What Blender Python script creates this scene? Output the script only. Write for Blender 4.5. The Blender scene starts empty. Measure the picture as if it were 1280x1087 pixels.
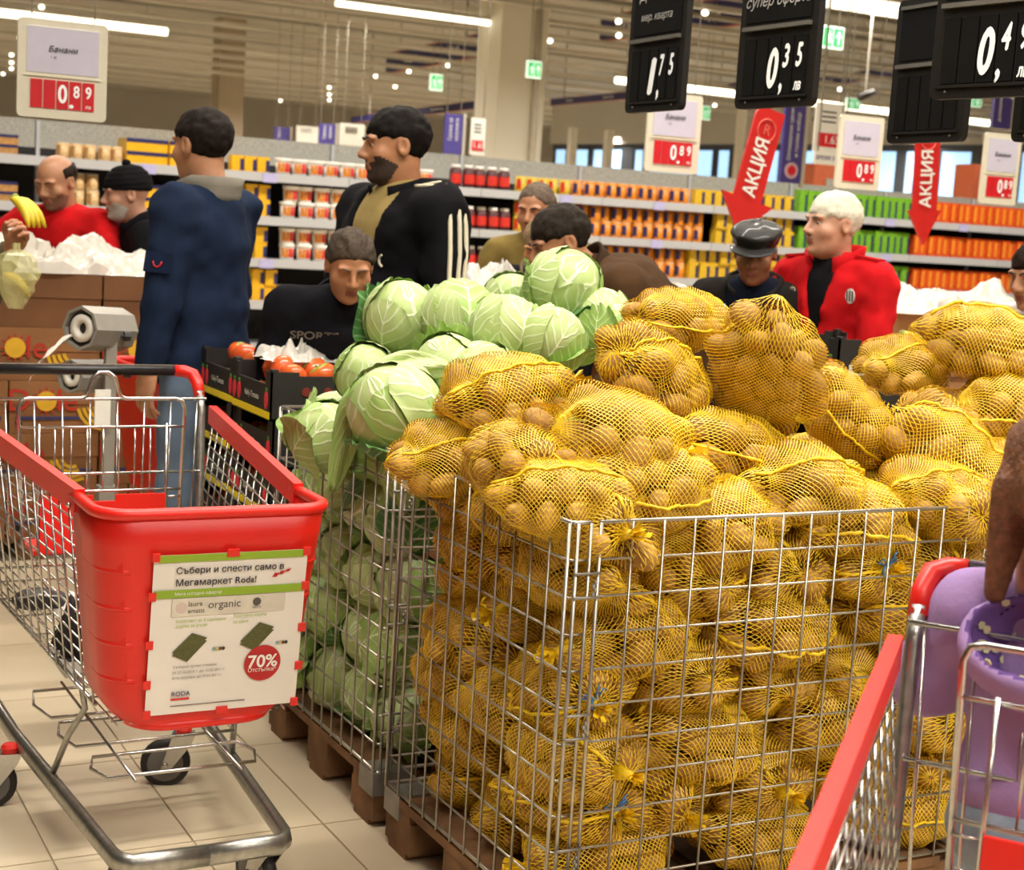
import bpy, math, random
import numpy as np
from mathutils import Matrix, Vector
random.seed(7); RNG = np.random.default_rng(11)
SC = bpy.context.scene; COL = SC.collection
# ------------------------------------------------------------------ camera (store axes: X along the shelves, Y into the shop)
FPX, PITCH, ROLL, CAMH, TH = 1926.03, .13645, .06263, 1.5323, .4904
def _cam_axes():
    f = np.array([0, math.cos(PITCH), -math.sin(PITCH)]); r = np.array([1., 0, 0]); u = np.cross(r, f)
    c, s = math.cos(ROLL), math.sin(ROLL)
    S = np.array([[math.cos(TH), math.sin(TH), 0], [-math.sin(TH), math.cos(TH), 0], [0, 0, 1]])
    return S @ (c*r + s*u), S @ (-s*r + c*u), S @ f
CR, CU, CF = _cam_axes()
CO = np.array([-1.4875, -2.5178, CAMH])
cam = bpy.data.cameras.new('camera'); cam_ob = bpy.data.objects.new('camera', cam); COL.objects.link(cam_ob)
m = Matrix.Identity(4)
for i in range(3):
    m[i][0], m[i][1], m[i][2], m[i][3] = CR[i], CU[i], -CF[i], CO[i]
cam_ob.matrix_world = m
cam.sensor_width = 36; cam.sensor_fit = 'HORIZONTAL'; cam.lens = 36*FPX/1280
cam.clip_start = .05; cam.clip_end = 300
cam.dof.use_dof = True; cam.dof.focus_distance = 3.3; cam.dof.aperture_fstop = 6.3
SC.camera = cam_ob
def ray(x, y): return (x-640)/FPX*CR + (543.5-y)/FPX*CU + CF
def at_z(x, y, z): d = ray(x, y); return CO + d*(z-CO[2])/d[2]
def at_v(x, y, v): d = ray(x, y); return CO + d*(v-CO[1])/d[1]
def at_u(x, y, u): d = ray(x, y); return CO + d*(u-CO[0])/d[0]
def at_d(x, y, D): return CO + ray(x, y)*D
def pix(p):
    d = np.asarray(p, float)-CO; z = d@CF
    return 640+FPX*(d@CR)/z, 543.5-FPX*(d@CU)/z
# ------------------------------------------------------------------ world, lights, exposure
w = bpy.data.worlds.new('world'); SC.world = w; w.use_nodes = True
w.node_tree.nodes['Background'].inputs[0].default_value = (1.0, .94, .86, 1)
w.node_tree.nodes['Background'].inputs[1].default_value = .11
SC.view_settings.view_transform = 'Standard'; SC.view_settings.look = 'None'
SC.view_settings.gamma = 1; SC.view_settings.use_curve_mapping = False
SC.view_settings.exposure = -.06
def strip_light(u, v, z, length, width, power, color=(1, .945, .85)):
    l = bpy.data.lights.new('ceiling_and_fill_light', 'AREA'); l.shape = 'RECTANGLE'; l.size = length; l.size_y = width
    l.energy = power; l.color = color; l.spread = math.radians(150)
    o = bpy.data.objects.new('ceiling_and_fill_light', l); o.location = (u, v, z); COL.objects.link(o); return o
for v_, L_, P_ in ((-6.5, 9, 360), (-3.2, 7, 260), (.3, 7, 320), (3.6, 9, 260), (7.9, 14, 560), (13.5, 18, 700), (20, 26, 1300), (30, 36, 2200), (42, 50, 2600), (52, 50, 2200)):  # first row and farthest rows: added fill for fronts and far end
    strip_light(1.2 + max(0, v_)*.55, v_, 4.55, L_, .22, P_)
# ------------------------------------------------------------------ helpers
def col(h, a=1.0):
    h = h.lstrip('#'); c = [int(h[i:i+2], 16)/255 for i in (0, 2, 4)]
    return tuple(x/12.92 if x <= .04045 else ((x+.055)/1.055)**2.4 for x in c) + (a,)
MATS = {}
def mat(name, hexc, rough=.5, metal=0., var=.12, scale=18., bump=0., bscale=60., spec=.5, coat=0., sss=0., emit=0., trans=0., alpha=1., dark=None, det=3.):
    if name in MATS: return MATS[name]
    m = bpy.data.materials.new(name); m.use_nodes = True; nt = m.node_tree; b = nt.nodes['Principled BSDF']
    c = col(hexc)
    b.inputs['Roughness'].default_value = rough; b.inputs['Metallic'].default_value = metal
    b.inputs['Specular IOR Level'].default_value = spec; b.inputs['Coat Weight'].default_value = coat
    b.inputs['Transmission Weight'].default_value = trans; b.inputs['Alpha'].default_value = alpha
    if sss: b.inputs['Subsurface Weight'].default_value = sss; b.inputs['Subsurface Radius'].default_value = (.02, .008, .004); b.inputs['Subsurface Scale'].default_value = .5
    tc = nt.nodes.new('ShaderNodeTexCoord'); n = nt.nodes.new('ShaderNodeTexNoise')
    n.inputs['Scale'].default_value = scale; n.inputs['Detail'].default_value = det
    nt.links.new(tc.outputs['Object'], n.inputs['Vector'])
    r = nt.nodes.new('ShaderNodeValToRGB'); r.color_ramp.elements[0].position = .3; r.color_ramp.elements[1].position = .7
    d = col(dark) if dark else tuple(x*(1-var) for x in c[:3])+(1,)
    r.color_ramp.elements[0].color = d; r.color_ramp.elements[1].color = tuple(min(1, x*(1+var*.5)) for x in c[:3])+(1,)
    nt.links.new(n.outputs['Fac'], r.inputs['Fac']); nt.links.new(r.outputs['Color'], b.inputs['Base Color'])
    if emit: nt.links.new(r.outputs['Color'], b.inputs['Emission Color']); b.inputs['Emission Strength'].default_value = emit
    if bump:
        n2 = nt.nodes.new('ShaderNodeTexNoise'); n2.inputs['Scale'].default_value = bscale; n2.inputs['Detail'].default_value = 4
        nt.links.new(tc.outputs['Object'], n2.inputs['Vector'])
        bp = nt.nodes.new('ShaderNodeBump'); bp.inputs['Strength'].default_value = bump; bp.inputs['Distance'].default_value = .01
        nt.links.new(n2.outputs['Fac'], bp.inputs['Height']); nt.links.new(bp.outputs['Normal'], b.inputs['Normal'])
    MATS[name] = m; return m
def nrm(a): a = np.asarray(a, float); return a/np.linalg.norm(a)
class MB:
    """collects geometry, builds ONE mesh object"""
    def __init__(s): s.v = []; s.f = []; s.m = []; s.uv = []; s.k = 0; s.sm = []; s.smooth = False
    def add(s, vs, fs, uvs=None):
        o = len(s.v); s.v.extend(tuple(map(float, p)) for p in vs)
        for q in fs: s.f.append([i+o for i in q]); s.m.append(s.k); s.sm.append(s.smooth)
        s.uv.extend(uvs if uvs is not None else [(0, 0)]*len(vs)); return s
    def box(s, c, d, R=None, taper=1.0):
        vs = []
        for z in (-.5, .5):
            t = taper if z > 0 else 1
            for x, y in ((-.5, -.5), (.5, -.5), (.5, .5), (-.5, .5)): vs.append((x*d[0]*t, y*d[1]*t, z*d[2]))
        vs = np.array(vs)
        if R is not None: vs = vs @ np.asarray(R).T
        return s.add(vs+np.asarray(c), [(3, 2, 1, 0), (4, 5, 6, 7), (0, 1, 5, 4), (1, 2, 6, 5), (2, 3, 7, 6), (3, 0, 4, 7)])
    def bar(s, a, b, w, h=None, up=(0, 0, 1)):
        a = np.asarray(a, float); b = np.asarray(b, float); h = h or w; x = nrm(b-a); up = np.asarray(up, float)
        if abs(x@up) > .98: up = np.array([1., 0, 0])
        y = nrm(np.cross(up, x)); z = np.cross(x, y)
        return s.box((a+b)/2, (np.linalg.norm(b-a), w, h), np.array([x, y, z]).T)
    def tube(s, pts, r, n=6, closed=False, cap=True, sy=1.0):
        P = np.asarray(pts, float); k = len(P); rs = np.full(k, r) if np.isscalar(r) else np.asarray(r)
        T = np.zeros_like(P)
        for i in range(k):
            if closed: T[i] = nrm(P[(i+1) % k]-P[i-1])
            else: T[i] = nrm(P[min(i+1, k-1)]-P[max(i-1, 0)])
        ref = np.array([0, 0, 1.]) if abs(T[0][2]) < .9 else np.array([1., 0, 0])
        N = nrm(np.cross(T[0], ref)); vs = []
        for i in range(k):
            N = nrm(N - T[i]*(N@T[i])); B = np.cross(T[i], N)
            for j in range(n):
                a = 2*math.pi*j/n; vs.append(P[i]+rs[i]*(math.cos(a)*N+sy*math.sin(a)*B))
        fs = []
        for i in range(k if closed else k-1):
            for j in range(n):
                a, b = i*n+j, i*n+(j+1) % n; c, d = ((i+1) % k)*n+(j+1) % n, ((i+1) % k)*n+j; fs.append((a, b, c, d))
        if cap and not closed: fs += [tuple(range(n-1, -1, -1)), tuple((k-1)*n+j for j in range(n))]
        return s.add(vs, fs)
    def lathe(s, prof, n=16, c=(0, 0, 0), R=None, cap=True):
        vs = []
        for r, z in prof:
            for j in range(n): a = 2*math.pi*j/n; vs.append((r*math.cos(a), r*math.sin(a), z))
        vs = np.array(vs)
        if R is not None: vs = vs @ np.asarray(R).T
        fs = [(i*n+j, i*n+(j+1) % n, (i+1)*n+(j+1) % n, (i+1)*n+j) for i in range(len(prof)-1) for j in range(n)]
        if cap: fs += [tuple(range(n-1, -1, -1)), tuple((len(prof)-1)*n+j for j in range(n))]
        return s.add(vs+np.asarray(c), fs)
    def prism(s, poly, t, o=(0, 0, 0), X=(1, 0, 0), Y=(0, 0, 1)):
        """2-D outline in the X,Y frame at o, thickened by t along X x Y (centred)"""
        X = np.asarray(X, float); Y = np.asarray(Y, float); Z = np.cross(X, Y); o = np.asarray(o, float); n = len(poly)
        vs = [o+X*p[0]+Y*p[1]+Z*(t/2) for p in poly]+[o+X*p[0]+Y*p[1]-Z*(t/2) for p in poly]
        fs = [tuple(range(n)), tuple(range(2*n-1, n-1, -1))]+[(j, n+j, n+(j+1) % n, (j+1) % n) for j in range(n)]
        return s.add(vs, fs)
    def ball(s, c, r, n=10, mrings=6, R=None):
        r = np.array([r]*3 if np.isscalar(r) else r, float); prof = []
        vs = [(0, 0, -1)]
        for i in range(1, mrings):
            a = -math.pi/2+math.pi*i/mrings
            for j in range(n): b = 2*math.pi*j/n; vs.append((math.cos(a)*math.cos(b), math.cos(a)*math.sin(b), math.sin(a)))
        vs.append((0, 0, 1)); vs = np.array(vs)*r
        if R is not None: vs = vs @ np.asarray(R).T
        L = len(vs)-1; fs = [(0, 1+(j+1) % n, 1+j) for j in range(n)]
        for i in range(mrings-2):
            for j in range(n): a = 1+i*n; fs.append((a+j, a+(j+1) % n, a+n+(j+1) % n, a+n+j))
        a = 1+(mrings-2)*n; fs += [(a+j, a+(j+1) % n, L) for j in range(n)]
        return s.add(vs+np.asarray(c), fs)
    def grid(s, P, uvs=None, closed_u=False):
        """P: array (a,b,3)"""
        a, b, _ = P.shape; fs = []
        for i in range(a-1):
            for j in range(b if closed_u else b-1): fs.append((i*b+j, i*b+(j+1) % b, (i+1)*b+(j+1) % b, (i+1)*b+j))
        return s.add(P.reshape(-1, 3), fs, None if uvs is None else [tuple(x) for x in uvs.reshape(-1, 2)])
    def mesh(s, name, mats):
        me = bpy.data.meshes.new(name); me.from_pydata(s.v, [], s.f)
        if not isinstance(mats, (list, tuple)): mats = [mats]
        for q in mats: me.materials.append(q)
        me.polygons.foreach_set('material_index', s.m); me.polygons.foreach_set('use_smooth', s.sm)
        if any(u != (0, 0) for u in s.uv[:2000]):
            l = me.uv_layers.new(name='UVMap'); idx = np.zeros(len(me.loops), int); me.loops.foreach_get('vertex_index', idx)
            l.data.foreach_set('uv', np.array(s.uv, float)[idx].ravel())
        me.update(); return me
    def obj(s, name, mats, parent=None, loc=None, rot=None): return link(name, s.mesh(name, mats), parent, loc, rot)
def link(name, me, parent=None, loc=None, rot=None, M=None):
    o = bpy.data.objects.new(name, me); COL.objects.link(o)
    if parent: o.parent = parent
    if loc is not None: o.location = loc
    if rot is not None: o.rotation_euler = rot
    if M is not None: o.matrix_local = M
    return o
def npmesh(name, V, F, mats, smooth=True, mi=None):
    me = bpy.data.meshes.new(name); F = np.asarray(F); n, k = F.shape
    me.vertices.add(len(V)); me.vertices.foreach_set('co', np.asarray(V, np.float32).ravel())
    me.loops.add(n*k); me.loops.foreach_set('vertex_index', F.astype(np.int32).ravel())
    me.polygons.add(n); me.polygons.foreach_set('loop_start', np.arange(0, n*k, k, dtype=np.int32))
    me.polygons.foreach_set('loop_total', np.full(n, k, np.int32))
    for q in (mats if isinstance(mats, (list, tuple)) else [mats]): me.materials.append(q)
    if mi is not None: me.polygons.foreach_set('material_index', np.asarray(mi, np.int32))
    me.polygons.foreach_set('use_smooth', np.full(n, smooth)); me.update(calc_edges=True); return me
def tag(o, label=None, cat=None, group=None, kind=None):
    if label: o['label'] = label
    if cat: o['category'] = cat
    if group: o['group'] = group
    if kind: o['kind'] = kind
    return o
def thing(name, label, cat, loc=(0, 0, 0), rz=0., group=None):
    o = bpy.data.objects.new(name, None); COL.objects.link(o); o.location = loc; o.rotation_euler = (0, 0, rz); o.empty_display_size = .1
    return tag(o, label, cat, group)
def dup(root, parent=None):
    c = root.copy(); COL.objects.link(c); c.parent = parent
    for ch in root.children: dup(ch, c)
    return c
def struct(o): o['kind'] = 'structure'; return o
def frame(o, X, Y):
    """4x4 with local x=X, y=Y, z=X x Y, at o"""
    X = nrm(X); Y = nrm(Y); Z = nrm(np.cross(X, Y)); Y = np.cross(Z, X); M = Matrix.Identity(4)
    for i in range(3): M[i][0], M[i][1], M[i][2], M[i][3] = X[i], Y[i], Z[i], o[i]
    return M
from mathutils.geometry import delaunay_2d_cdt
def glyphs(body, align):
    """flat triangles of a line of lettering at size 1 (outlines of the built-in font, filled by winding number)"""
    c = bpy.data.curves.new('g', 'FONT'); c.body = body; c.size = 1.; c.align_x = align; c.align_y = 'CENTER'; c.resolution_u = 4; c.fill_mode = 'NONE'
    tmp = bpy.data.objects.new('g', c); me = tmp.to_mesh(); V = [(round(v.co[0], 5), round(v.co[1], 5)) for v in me.vertices]; E = [tuple(e.vertices) for e in me.edges]
    tmp.to_mesh_clear(); bpy.data.objects.remove(tmp); bpy.data.curves.remove(c)
    nb = {}
    for a, b in E: nb.setdefault(a, []).append(b); nb.setdefault(b, []).append(a)
    loops, seen = [], set()
    for a in sorted(nb):
        if a in seen: continue
        lp, cur, prev = [a], a, None; seen.add(a)
        while True:
            nx = [k for k in nb[cur] if k not in seen]
            if not nx: break
            k = min(nx, key=lambda q: abs(q-cur)); lp.append(k); seen.add(k); cur = k
        loops.append(np.array([V[k] for k in lp]))
    vo, _, fo, *_ = delaunay_2d_cdt([Vector(v) for v in V], E, [], 0, 1e-5)
    P = np.array([v[:] for v in vo]); F = np.array([f for f in fo if len(f) == 3], int)
    if len(F) == 0: return P, F
    cen = P[F].mean(1); wn = np.zeros(len(cen))
    for L in loops:
        A, B = L, np.roll(L, -1, 0)
        for (x0, y0), (x1, y1) in zip(A, B):
            if y0 == y1: continue
            up = (cen[:, 1] >= y0) & (cen[:, 1] < y1); dn = (cen[:, 1] >= y1) & (cen[:, 1] < y0); sd = (x1-x0)*(cen[:, 1]-y0)-(cen[:, 0]-x0)*(y1-y0)
            wn += (up & (sd > 0)); wn -= (dn & (sd < 0))
    F = F[np.abs(wn) > .5]; T = P[F]; ar = (T[:, 1, 0]-T[:, 0, 0])*(T[:, 2, 1]-T[:, 0, 1])-(T[:, 2, 0]-T[:, 0, 0])*(T[:, 1, 1]-T[:, 0, 1]); F[ar < 0] = F[ar < 0][:, ::-1]
    return P, F
GL = {}
def text(body, size, o, X, Y, material, parent, name='lettering', align='CENTER', sx=1.0, shear=0., ext=.0006, bold=0., fitw=None, fith=None):
    if (body, align) not in GL: GL[(body, align)] = glyphs(body, align)
    P, F = GL[(body, align)]; P = P.copy(); P[:, 0] += P[:, 1]*shear
    if bold: n = len(P); F = np.concatenate([F, F+n, F+2*n, F+3*n]); P = np.concatenate([P+[bold*1.3, 0], P-[bold*1.3, 0], P+[0, bold], P-[0, bold]])
    P = P*size
    if fitw or fith:
        lo, hi = P.min(0), P.max(0); fx_ = fitw/(hi[0]-lo[0]) if fitw else 1.; fy_ = fith/(hi[1]-lo[1]) if fith else (fx_ if fitw else 1.)
        if align == 'CENTER': P[:, 0] -= (lo[0]+hi[0])/2
        P[:, 1] -= (lo[1]+hi[1])/2; P = P*[fx_, fy_]
    me = npmesh(name, np.c_[P, ext+(np.repeat(np.arange(4), len(P)//4)*.0003 if bold else np.zeros(len(P)))], F, material, False)
    return link(name, me, parent, M=frame(o, X, Y) @ Matrix.Diagonal((sx, 1, 1, 1)))
def rot(ax, deg): return np.array(Matrix.Rotation(math.radians(deg), 3, ax))
def ordinal(k):
    base = ['', 'first', 'second', 'third', 'fourth', 'fifth', 'sixth', 'seventh', 'eighth', 'ninth', 'tenth', 'eleventh', 'twelfth', 'thirteenth', 'fourteenth', 'fifteenth', 'sixteenth', 'seventeenth', 'eighteenth', 'nineteenth']
    if k < 20: return base[k]
    t = ['', '', 'twent', 'thirt', 'fort', 'fift'][k//10]
    return t+'ieth' if k % 10 == 0 else t+'y-'+base[k % 10]
# ================================================================== the setting
def grid_mat(name, c1, c2, sx, sy):
    if name in MATS: return MATS[name]
    m = bpy.data.materials.new(name); m.use_nodes = True; nt = m.node_tree; b = nt.nodes['Principled BSDF']
    tc = nt.nodes.new('ShaderNodeTexCoord'); br = nt.nodes.new('ShaderNodeTexBrick')
    br.offset = 0; br.inputs['Color1'].default_value = col(c1); br.inputs['Color2'].default_value = col(c1); br.inputs['Mortar'].default_value = col(c2)
    br.inputs['Scale'].default_value = 1; br.inputs['Brick Width'].default_value = sx; br.inputs['Row Height'].default_value = sy; br.inputs['Mortar Size'].default_value = .012
    nt.links.new(tc.outputs['Object'], br.inputs['Vector']); nt.links.new(br.outputs['Color'], b.inputs['Base Color'])
    b.inputs['Roughness'].default_value = .35; MATS[name] = m; return m
M_grout = mat('floor_grout', '#b09a78', .7)
M_tile = mat('beige_floor_tile', '#cbbb9e', .3, var=.1, scale=2.5, bump=.05, bscale=20, spec=.45)
fl = MB().box((20, 24, -.02), (90, 72, .04)).obj('floor', grid_mat('far_floor_tiles', '#c4b497', '#a89878', .333, .6)); struct(fl)
tile_me = MB().box((0, 0, 0), (.328, .594, .006)).mesh('floor_tile', M_tile)
for i in range(-7, 9):
    for j in range(-5, 9):
        u_, v_ = -.105+.3335*(i+.5), .35+.6*(j+.5)
        x_, y_ = pix((u_, v_, 0))
        if -120 < x_ < 760 and 700 < y_ < 1300: link('floor_tile', tile_me, fl, (u_, v_, .003))
M_ceil = mat('taupe_ceiling', '#aaa396', .9, var=.1, scale=.4)
ce = MB().box((20, 24, 5.85), (90, 72, .1)).obj('ceiling', M_ceil); struct(ce)
M_wall = mat('shop_wall_beige', '#a69e92', .85, var=.06, scale=.5)
wl = MB().box((20, 60.1, 2.9), (90, .2, 5.8)).obj('wall_back', M_wall); struct(wl)
MB().box((-25.1, 24, 2.9), (.2, 72, 5.8)).obj('wall_left', M_wall); struct(bpy.data.objects['wall_left'])
# glazed front seen over the shelf on the right: solid wall with a window band
WA, WB = at_d(720, 187, 53)[:2], at_d(1216, 192, 41)[:2]; WD = (WB-WA)/np.linalg.norm(WB-WA); WANG = math.atan2(WD[1], WD[0]); WN = np.array([WD[1], -WD[0]])
def wu(x):
    """distance along the glazed side wall at which the photo column x meets it"""
    d = ray(x, 215)[:2]; A = np.array([[WD[0], -d[0]], [WD[1], -d[1]]]); return np.linalg.solve(A, CO[:2]-WA)[0]
def wbox(q, s0, s1, z0, z1, th, off=0.): m_ = WA+WD*(s0+s1)/2-WN*off; return q.box((m_[0], m_[1], (z0+z1)/2), (abs(s1-s0), th, z1-z0), rot('Z', math.degrees(WANG)))
ur0, ur1 = wu(690), wu(1500)
M_soffit = mat('grey_soffit', '#b5afa4', .85, var=.05, scale=.4)
M_frame = mat('dark_window_frame', '#4a4c52', .5, metal=.3)
wr = MB(); wbox(wr, ur0, ur1, 4.35, 5.8, .2, -.1); wbox(wr, ur0, ur1, 0, 1.1, .2, -.1); struct(wr.obj('wall_right', M_soffit))
tr = MB(); wbox(tr, ur0, ur1, 4.1, 4.45, .12, .03); wbox(tr, ur0, ur1, 1.05, 1.2, .12, .03); struct(tr.obj('trim_1', M_frame))
M_day = mat('daylight_glass', '#a4cdf2', .2, emit=1.3, var=.08, scale=.2)
M_post = mat('white_post', '#d8d2c4', .5)
panes = [(694, 709), (716, 737), (741, 755), (758, 779), (793, 806), (812, 868), (871, 893), (897, 914), (923, 940), (945, 976), (1005, 1030), (1060, 1092), (1098, 1123), (1131, 1146), (1175, 1217), (1226, 1262), (1275, 1320), (1330, 1380)]
for i, (a, b) in enumerate(panes):
    ua, ub = wu(a), wu(b)
    g = wbox(MB(), ua, ub, 1.15, 4.15, .04, -.05).obj('window_%d' % (i+1), M_day); struct(g)
    f = MB()
    for uu in (ua, ub): wbox(f, uu-.07, uu+.07, 1.15, 4.15, .16)
    f.obj('window_frame', M_frame, g)
    nx = panes[i+1][0] if i+1 < len(panes) else b+6
    if nx-b > 1: wbox(MB(), ub, wu(nx), 1.15, 4.15, .1, -.06).obj('mullion_panel', M_frame, g)
for k, (x, yt) in enumerate(((714, 160), (759, 163), (923, 130))):
    p = at_d(x, 200, 34); z1 = at_d(x, yt, 34)[2]
    struct(MB().box((p[0], p[1], z1/2), (.16, .16, z1)).obj('trim_%d' % (k+2), M_post))
# white square column with a down pipe, and a dim one further back
M_col = mat('white_column_paint', '#e9e2d2', .7, var=.04, scale=1.5)
c = at_d(640, 300, 22); cb = MB().box((c[0], c[1]+.36, 2.9), (.74, .74, 5.8)).obj('column', M_col); tag(cb, 'thick white square column rising behind the shelves to the ceiling', 'column')
q = MB(); q.smooth = True; q.tube([(c[0]+.2, c[1]-.06, 0), (c[0]+.2, c[1]-.06, 5.8)], .05, 10); q.obj('down_pipe', mat('pipe_paint', '#cfc7b8', .5), cb)
c = at_d(286, 250, 36); tag(MB().box((c[0], c[1]+.4, 2.9), (.6, .6, 5.8)).obj('column', mat('beige_column_paint', '#a2937e', .8, var=.05)), 'dim beige column far behind the navy-jacket man', 'column')
# light rails running across the ceiling space
M_rail = mat('light_rail_metal', '#c4bdae', .5, metal=.2, var=.08, scale=2)
M_lamp = mat('small_lamp_glow', '#fff3da', .4, emit=6)
M_tube = mat('fluorescent_tube', '#fff4dd', .4, emit=3.2)
M_red = mat('red_indicator_glow', '#ff4a50', .4, emit=2.5)
ys = [-62, -32, -12, 8, 26, 44, 58, 72, 83, 94, 104, 113, 120, 127]
lamp_me = None
for k, y in enumerate(ys):
    z_ = 4.5; v_ = at_z(400, y, z_)[1]
    ua, ub = at_v(-60, y-50, v_)[0], at_v(1340, y+110, v_)[0]
    if 9 <= k: ub = at_v(690, y+30, v_)[0]
    rl = thing('light_rail', '%s ceiling light rail crossing above the shelves' % ['nearest', 'second nearest', 'third nearest', 'fourth nearest', 'fifth nearest', 'sixth nearest', 'seventh nearest', 'eighth nearest', 'ninth nearest', 'tenth nearest', 'fourth farthest', 'third farthest', 'second farthest', 'farthest'][k], 'light rail', (ua, v_, z_), 0, 'ceiling light rails')
    MB().box(((ub-ua)/2, 0, 0), (ub-ua, .09, .07)).obj('rail', M_rail, rl)
    MB().box(((ub-ua)/2, .04, .17), (ub-ua, .2, .05)).obj('cable_tray', mat('dull_cable_tray', '#8b8578', .7), rl)
    n = max(2, int((ub-ua)/2.4))
    if lamp_me is None: q = MB(); q.smooth = True; q.ball((0, 0, 0), (.045, .045, .035), 8, 5); lamp_me = q.mesh('spot_lamp', M_lamp)
    for i in range(n):
        if (i*7+k*3) % 3 == 0: link('spot_lamp', lamp_me, rl, ((i+.5)*(ub-ua)/n, -.02, -.08))
def tube_fixture(x0, y0, x1, y1, z, label, th=.13):
    a = at_z(x0, y0, z); b = at_z(x1, y1, z); b[1] = a[1]
    t = thing('fluorescent_fixture', label, 'light', tuple(a), 0, 'fluorescent ceiling fixtures'); L = b[0]-a[0]
    q = MB(); q.smooth = True; q.tube([(0, 0, 0), (L, 0, 0)], th/2, 8); q.obj('tube', M_tube, t)
    MB().box((L/2, 0, th*.7), (L, th*1.5, th*.5)).obj('housing', M_rail, t)
    MB().box((L*.1, 0, (5.8-z)/2+.05), (.02, .02, 5.8-z-.1)).obj('hanger', M_rail, t); MB().box((L*.9, 0, (5.8-z)/2+.05), (.02, .02, 5.8-z-.1)).obj('hanger', M_rail, t)
tube_fixture(-60, 9, 225, 35, 4.3, 'long bright fluorescent tube at the upper left above the banana price sign')
tube_fixture(770, 100, 1290, 163, 4.2, 'long thin fluorescent tube passing behind the black price boards')
tube_fixture(1015, -3, 1180, 8, 4.2, 'bright fluorescent tube at the top edge between two black price boards', .16)
tube_fixture(420, 4, 720, 26, 4.3, 'dim fluorescent tube high in front of the white column', .08)
# ------------------------------------------------------------------ hanging signs in the background
M_navy = mat('navy_sign_print', '#2b2c63', .6, var=.08); M_purple = mat('purple_banner_print', '#4a3f8a', .6, var=.08)
M_white = mat('white_sign_card', '#e9e5da', .6, var=.04); M_redp = mat('red_price_print', '#d8202a', .45, var=.06)
M_wtxt = mat('white_lettering', '#f4f1ea', .6, var=.02); M_dtxt = mat('dark_lettering', '#34313a', .7, var=.05)
M_wire = mat('hanging_wire', '#8d8778', .5, metal=.5); M_green = mat('exit_sign_green', '#2fae5e', .4, emit=.7, var=.05); M_exitw = mat('exit_sign_white', '#dff5e0', .4, emit=.9, var=.03)
U = np.array([1., 0, 0]); Z3 = np.array([0, 0, 1.])
def wires(o, xs, z0, z1, r=.004):
    for x in xs: MB().box((x, 0, (z0+z1)/2), (r*2, r*2, z1-z0)).obj('hanging_wire', M_wire, o)
def place(x, y, D, X=U):
    p = at_d(x, y, D); return p
def exit_sign(x, y, wpx, hpx, D, label):
    p = at_d(x, y, D); s = D/FPX; w_, h_ = wpx*s*1.1, hpx*s
    t = thing('exit_sign', label, 'exit sign', tuple(p), 0, 'green exit signs')
    MB().box((0, 0, 0), (w_, .05, h_)).obj('panel', M_exitw, t)
    for k in (-1, 1): MB().box((k*w_*.235, -.028, 0), (w_*.4, .008, h_*.82)).obj('green_field', M_green, t)
    q = MB(); X0 = w_*.235; q.prism([(X0-.03*w_, -h_*.33), (X0+.03*w_, -h_*.33), (X0+.03*w_, 0), (X0+.13*w_, 0), (X0, h_*.33), (X0-.13*w_, 0), (X0-.03*w_, 0)], .006, (0, -.036, 0), U, Z3); q.obj('arrow_mark', M_exitw, t)
    q = MB(); q.prism([(-.27*w_, -.33*h_), (-.22*w_, -.33*h_), (-.2*w_, -.05*h_), (-.12*w_, -.3*h_), (-.08*w_, -.27*h_), (-.16*w_, .05*h_), (-.12*w_, .1*h_), (-.17*w_, .2*h_), (-.3*w_, .1*h_), (-.33*w_, -.05*h_), (-.28*w_, 0), (-.24*w_, .06*h_)], .006, (0, -.036, 0), U, Z3); q.ball((-.17*w_, -.036, .27*h_), (w_*.035, .004, w_*.035), 8, 4); q.obj('running_figure', M_exitw, t)
    wires(t, (-w_*.3, w_*.3), h_/2, 5.8-p[2])
exit_sign(1039, 47, 31, 27, 14, 'green running-man exit sign beside the second black price board')
exit_sign(667, 87, 18, 21, 20, 'small green exit sign in front of the white column')
exit_sign(545, 103, 15, 20, 26, 'small green exit sign left of the white column')
exit_sign(882, 141, 11, 17, 24, 'tiny green exit sign right of the first banana price card by the arrow')
exit_sign(1066, 130, 20, 14, 26, 'small green exit sign above the right banana price cards')
exit_sign(1215, 128, 26, 10, 26, 'flat green exit sign below the large black price board')
def frieze(x0, y0, x1, y1, h_px, D, words, label, tsize=.5, shear=.2, heights=None):
    a = at_d(x0, y0, D); b = at_d(x1, y1, D*.86) ; X = nrm(b-a); Yv = nrm(Z3-X*X[2]); L = np.linalg.norm(b-a); h = h_px*D/FPX; n = np.cross(X, Yv)
    q = MB(); q.prism([(0, -h/2), (L, -h/2), (L, h/2), (0, h/2)], .06, a, X, Yv); o = q.obj('frieze_sign', M_navy); tag(o, label, 'sign')
    for k in (-1, 1): q = MB(); q.prism([(0, -h*.03), (L, -h*.03), (L, h*.03), (0, h*.03)], .07, a+Yv*k*h*.5, X, Yv); q.obj('edge_strip', mat('rust_edge', '#9a5a48', .6), o)
    for s_, f_ in words: text(s_, h*tsize, a+X*L*f_+n*.05, X, Yv, M_wtxt, o, shear=shear)
    for f_ in (.15, .85): MB().bar(a+X*L*f_+Yv*h/2, a+X*L*f_+Yv*(h/2)+Z3*max(.1, 5.75-(a+X*L*f_)[2]-h/2), .02).obj('hanger', M_wire, o)
frieze(752, 36, 935, 12, 30, 27, [('Пазаруване', .3), ('ода', .8)], 'large navy frieze sign with white lettering behind the first black price boards', .62)
frieze(484, 80, 602, 56, 24, 34, [('Акции', .3), ('Цени', .75)], 'navy frieze sign with faded lettering left of the white column', .6)
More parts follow.
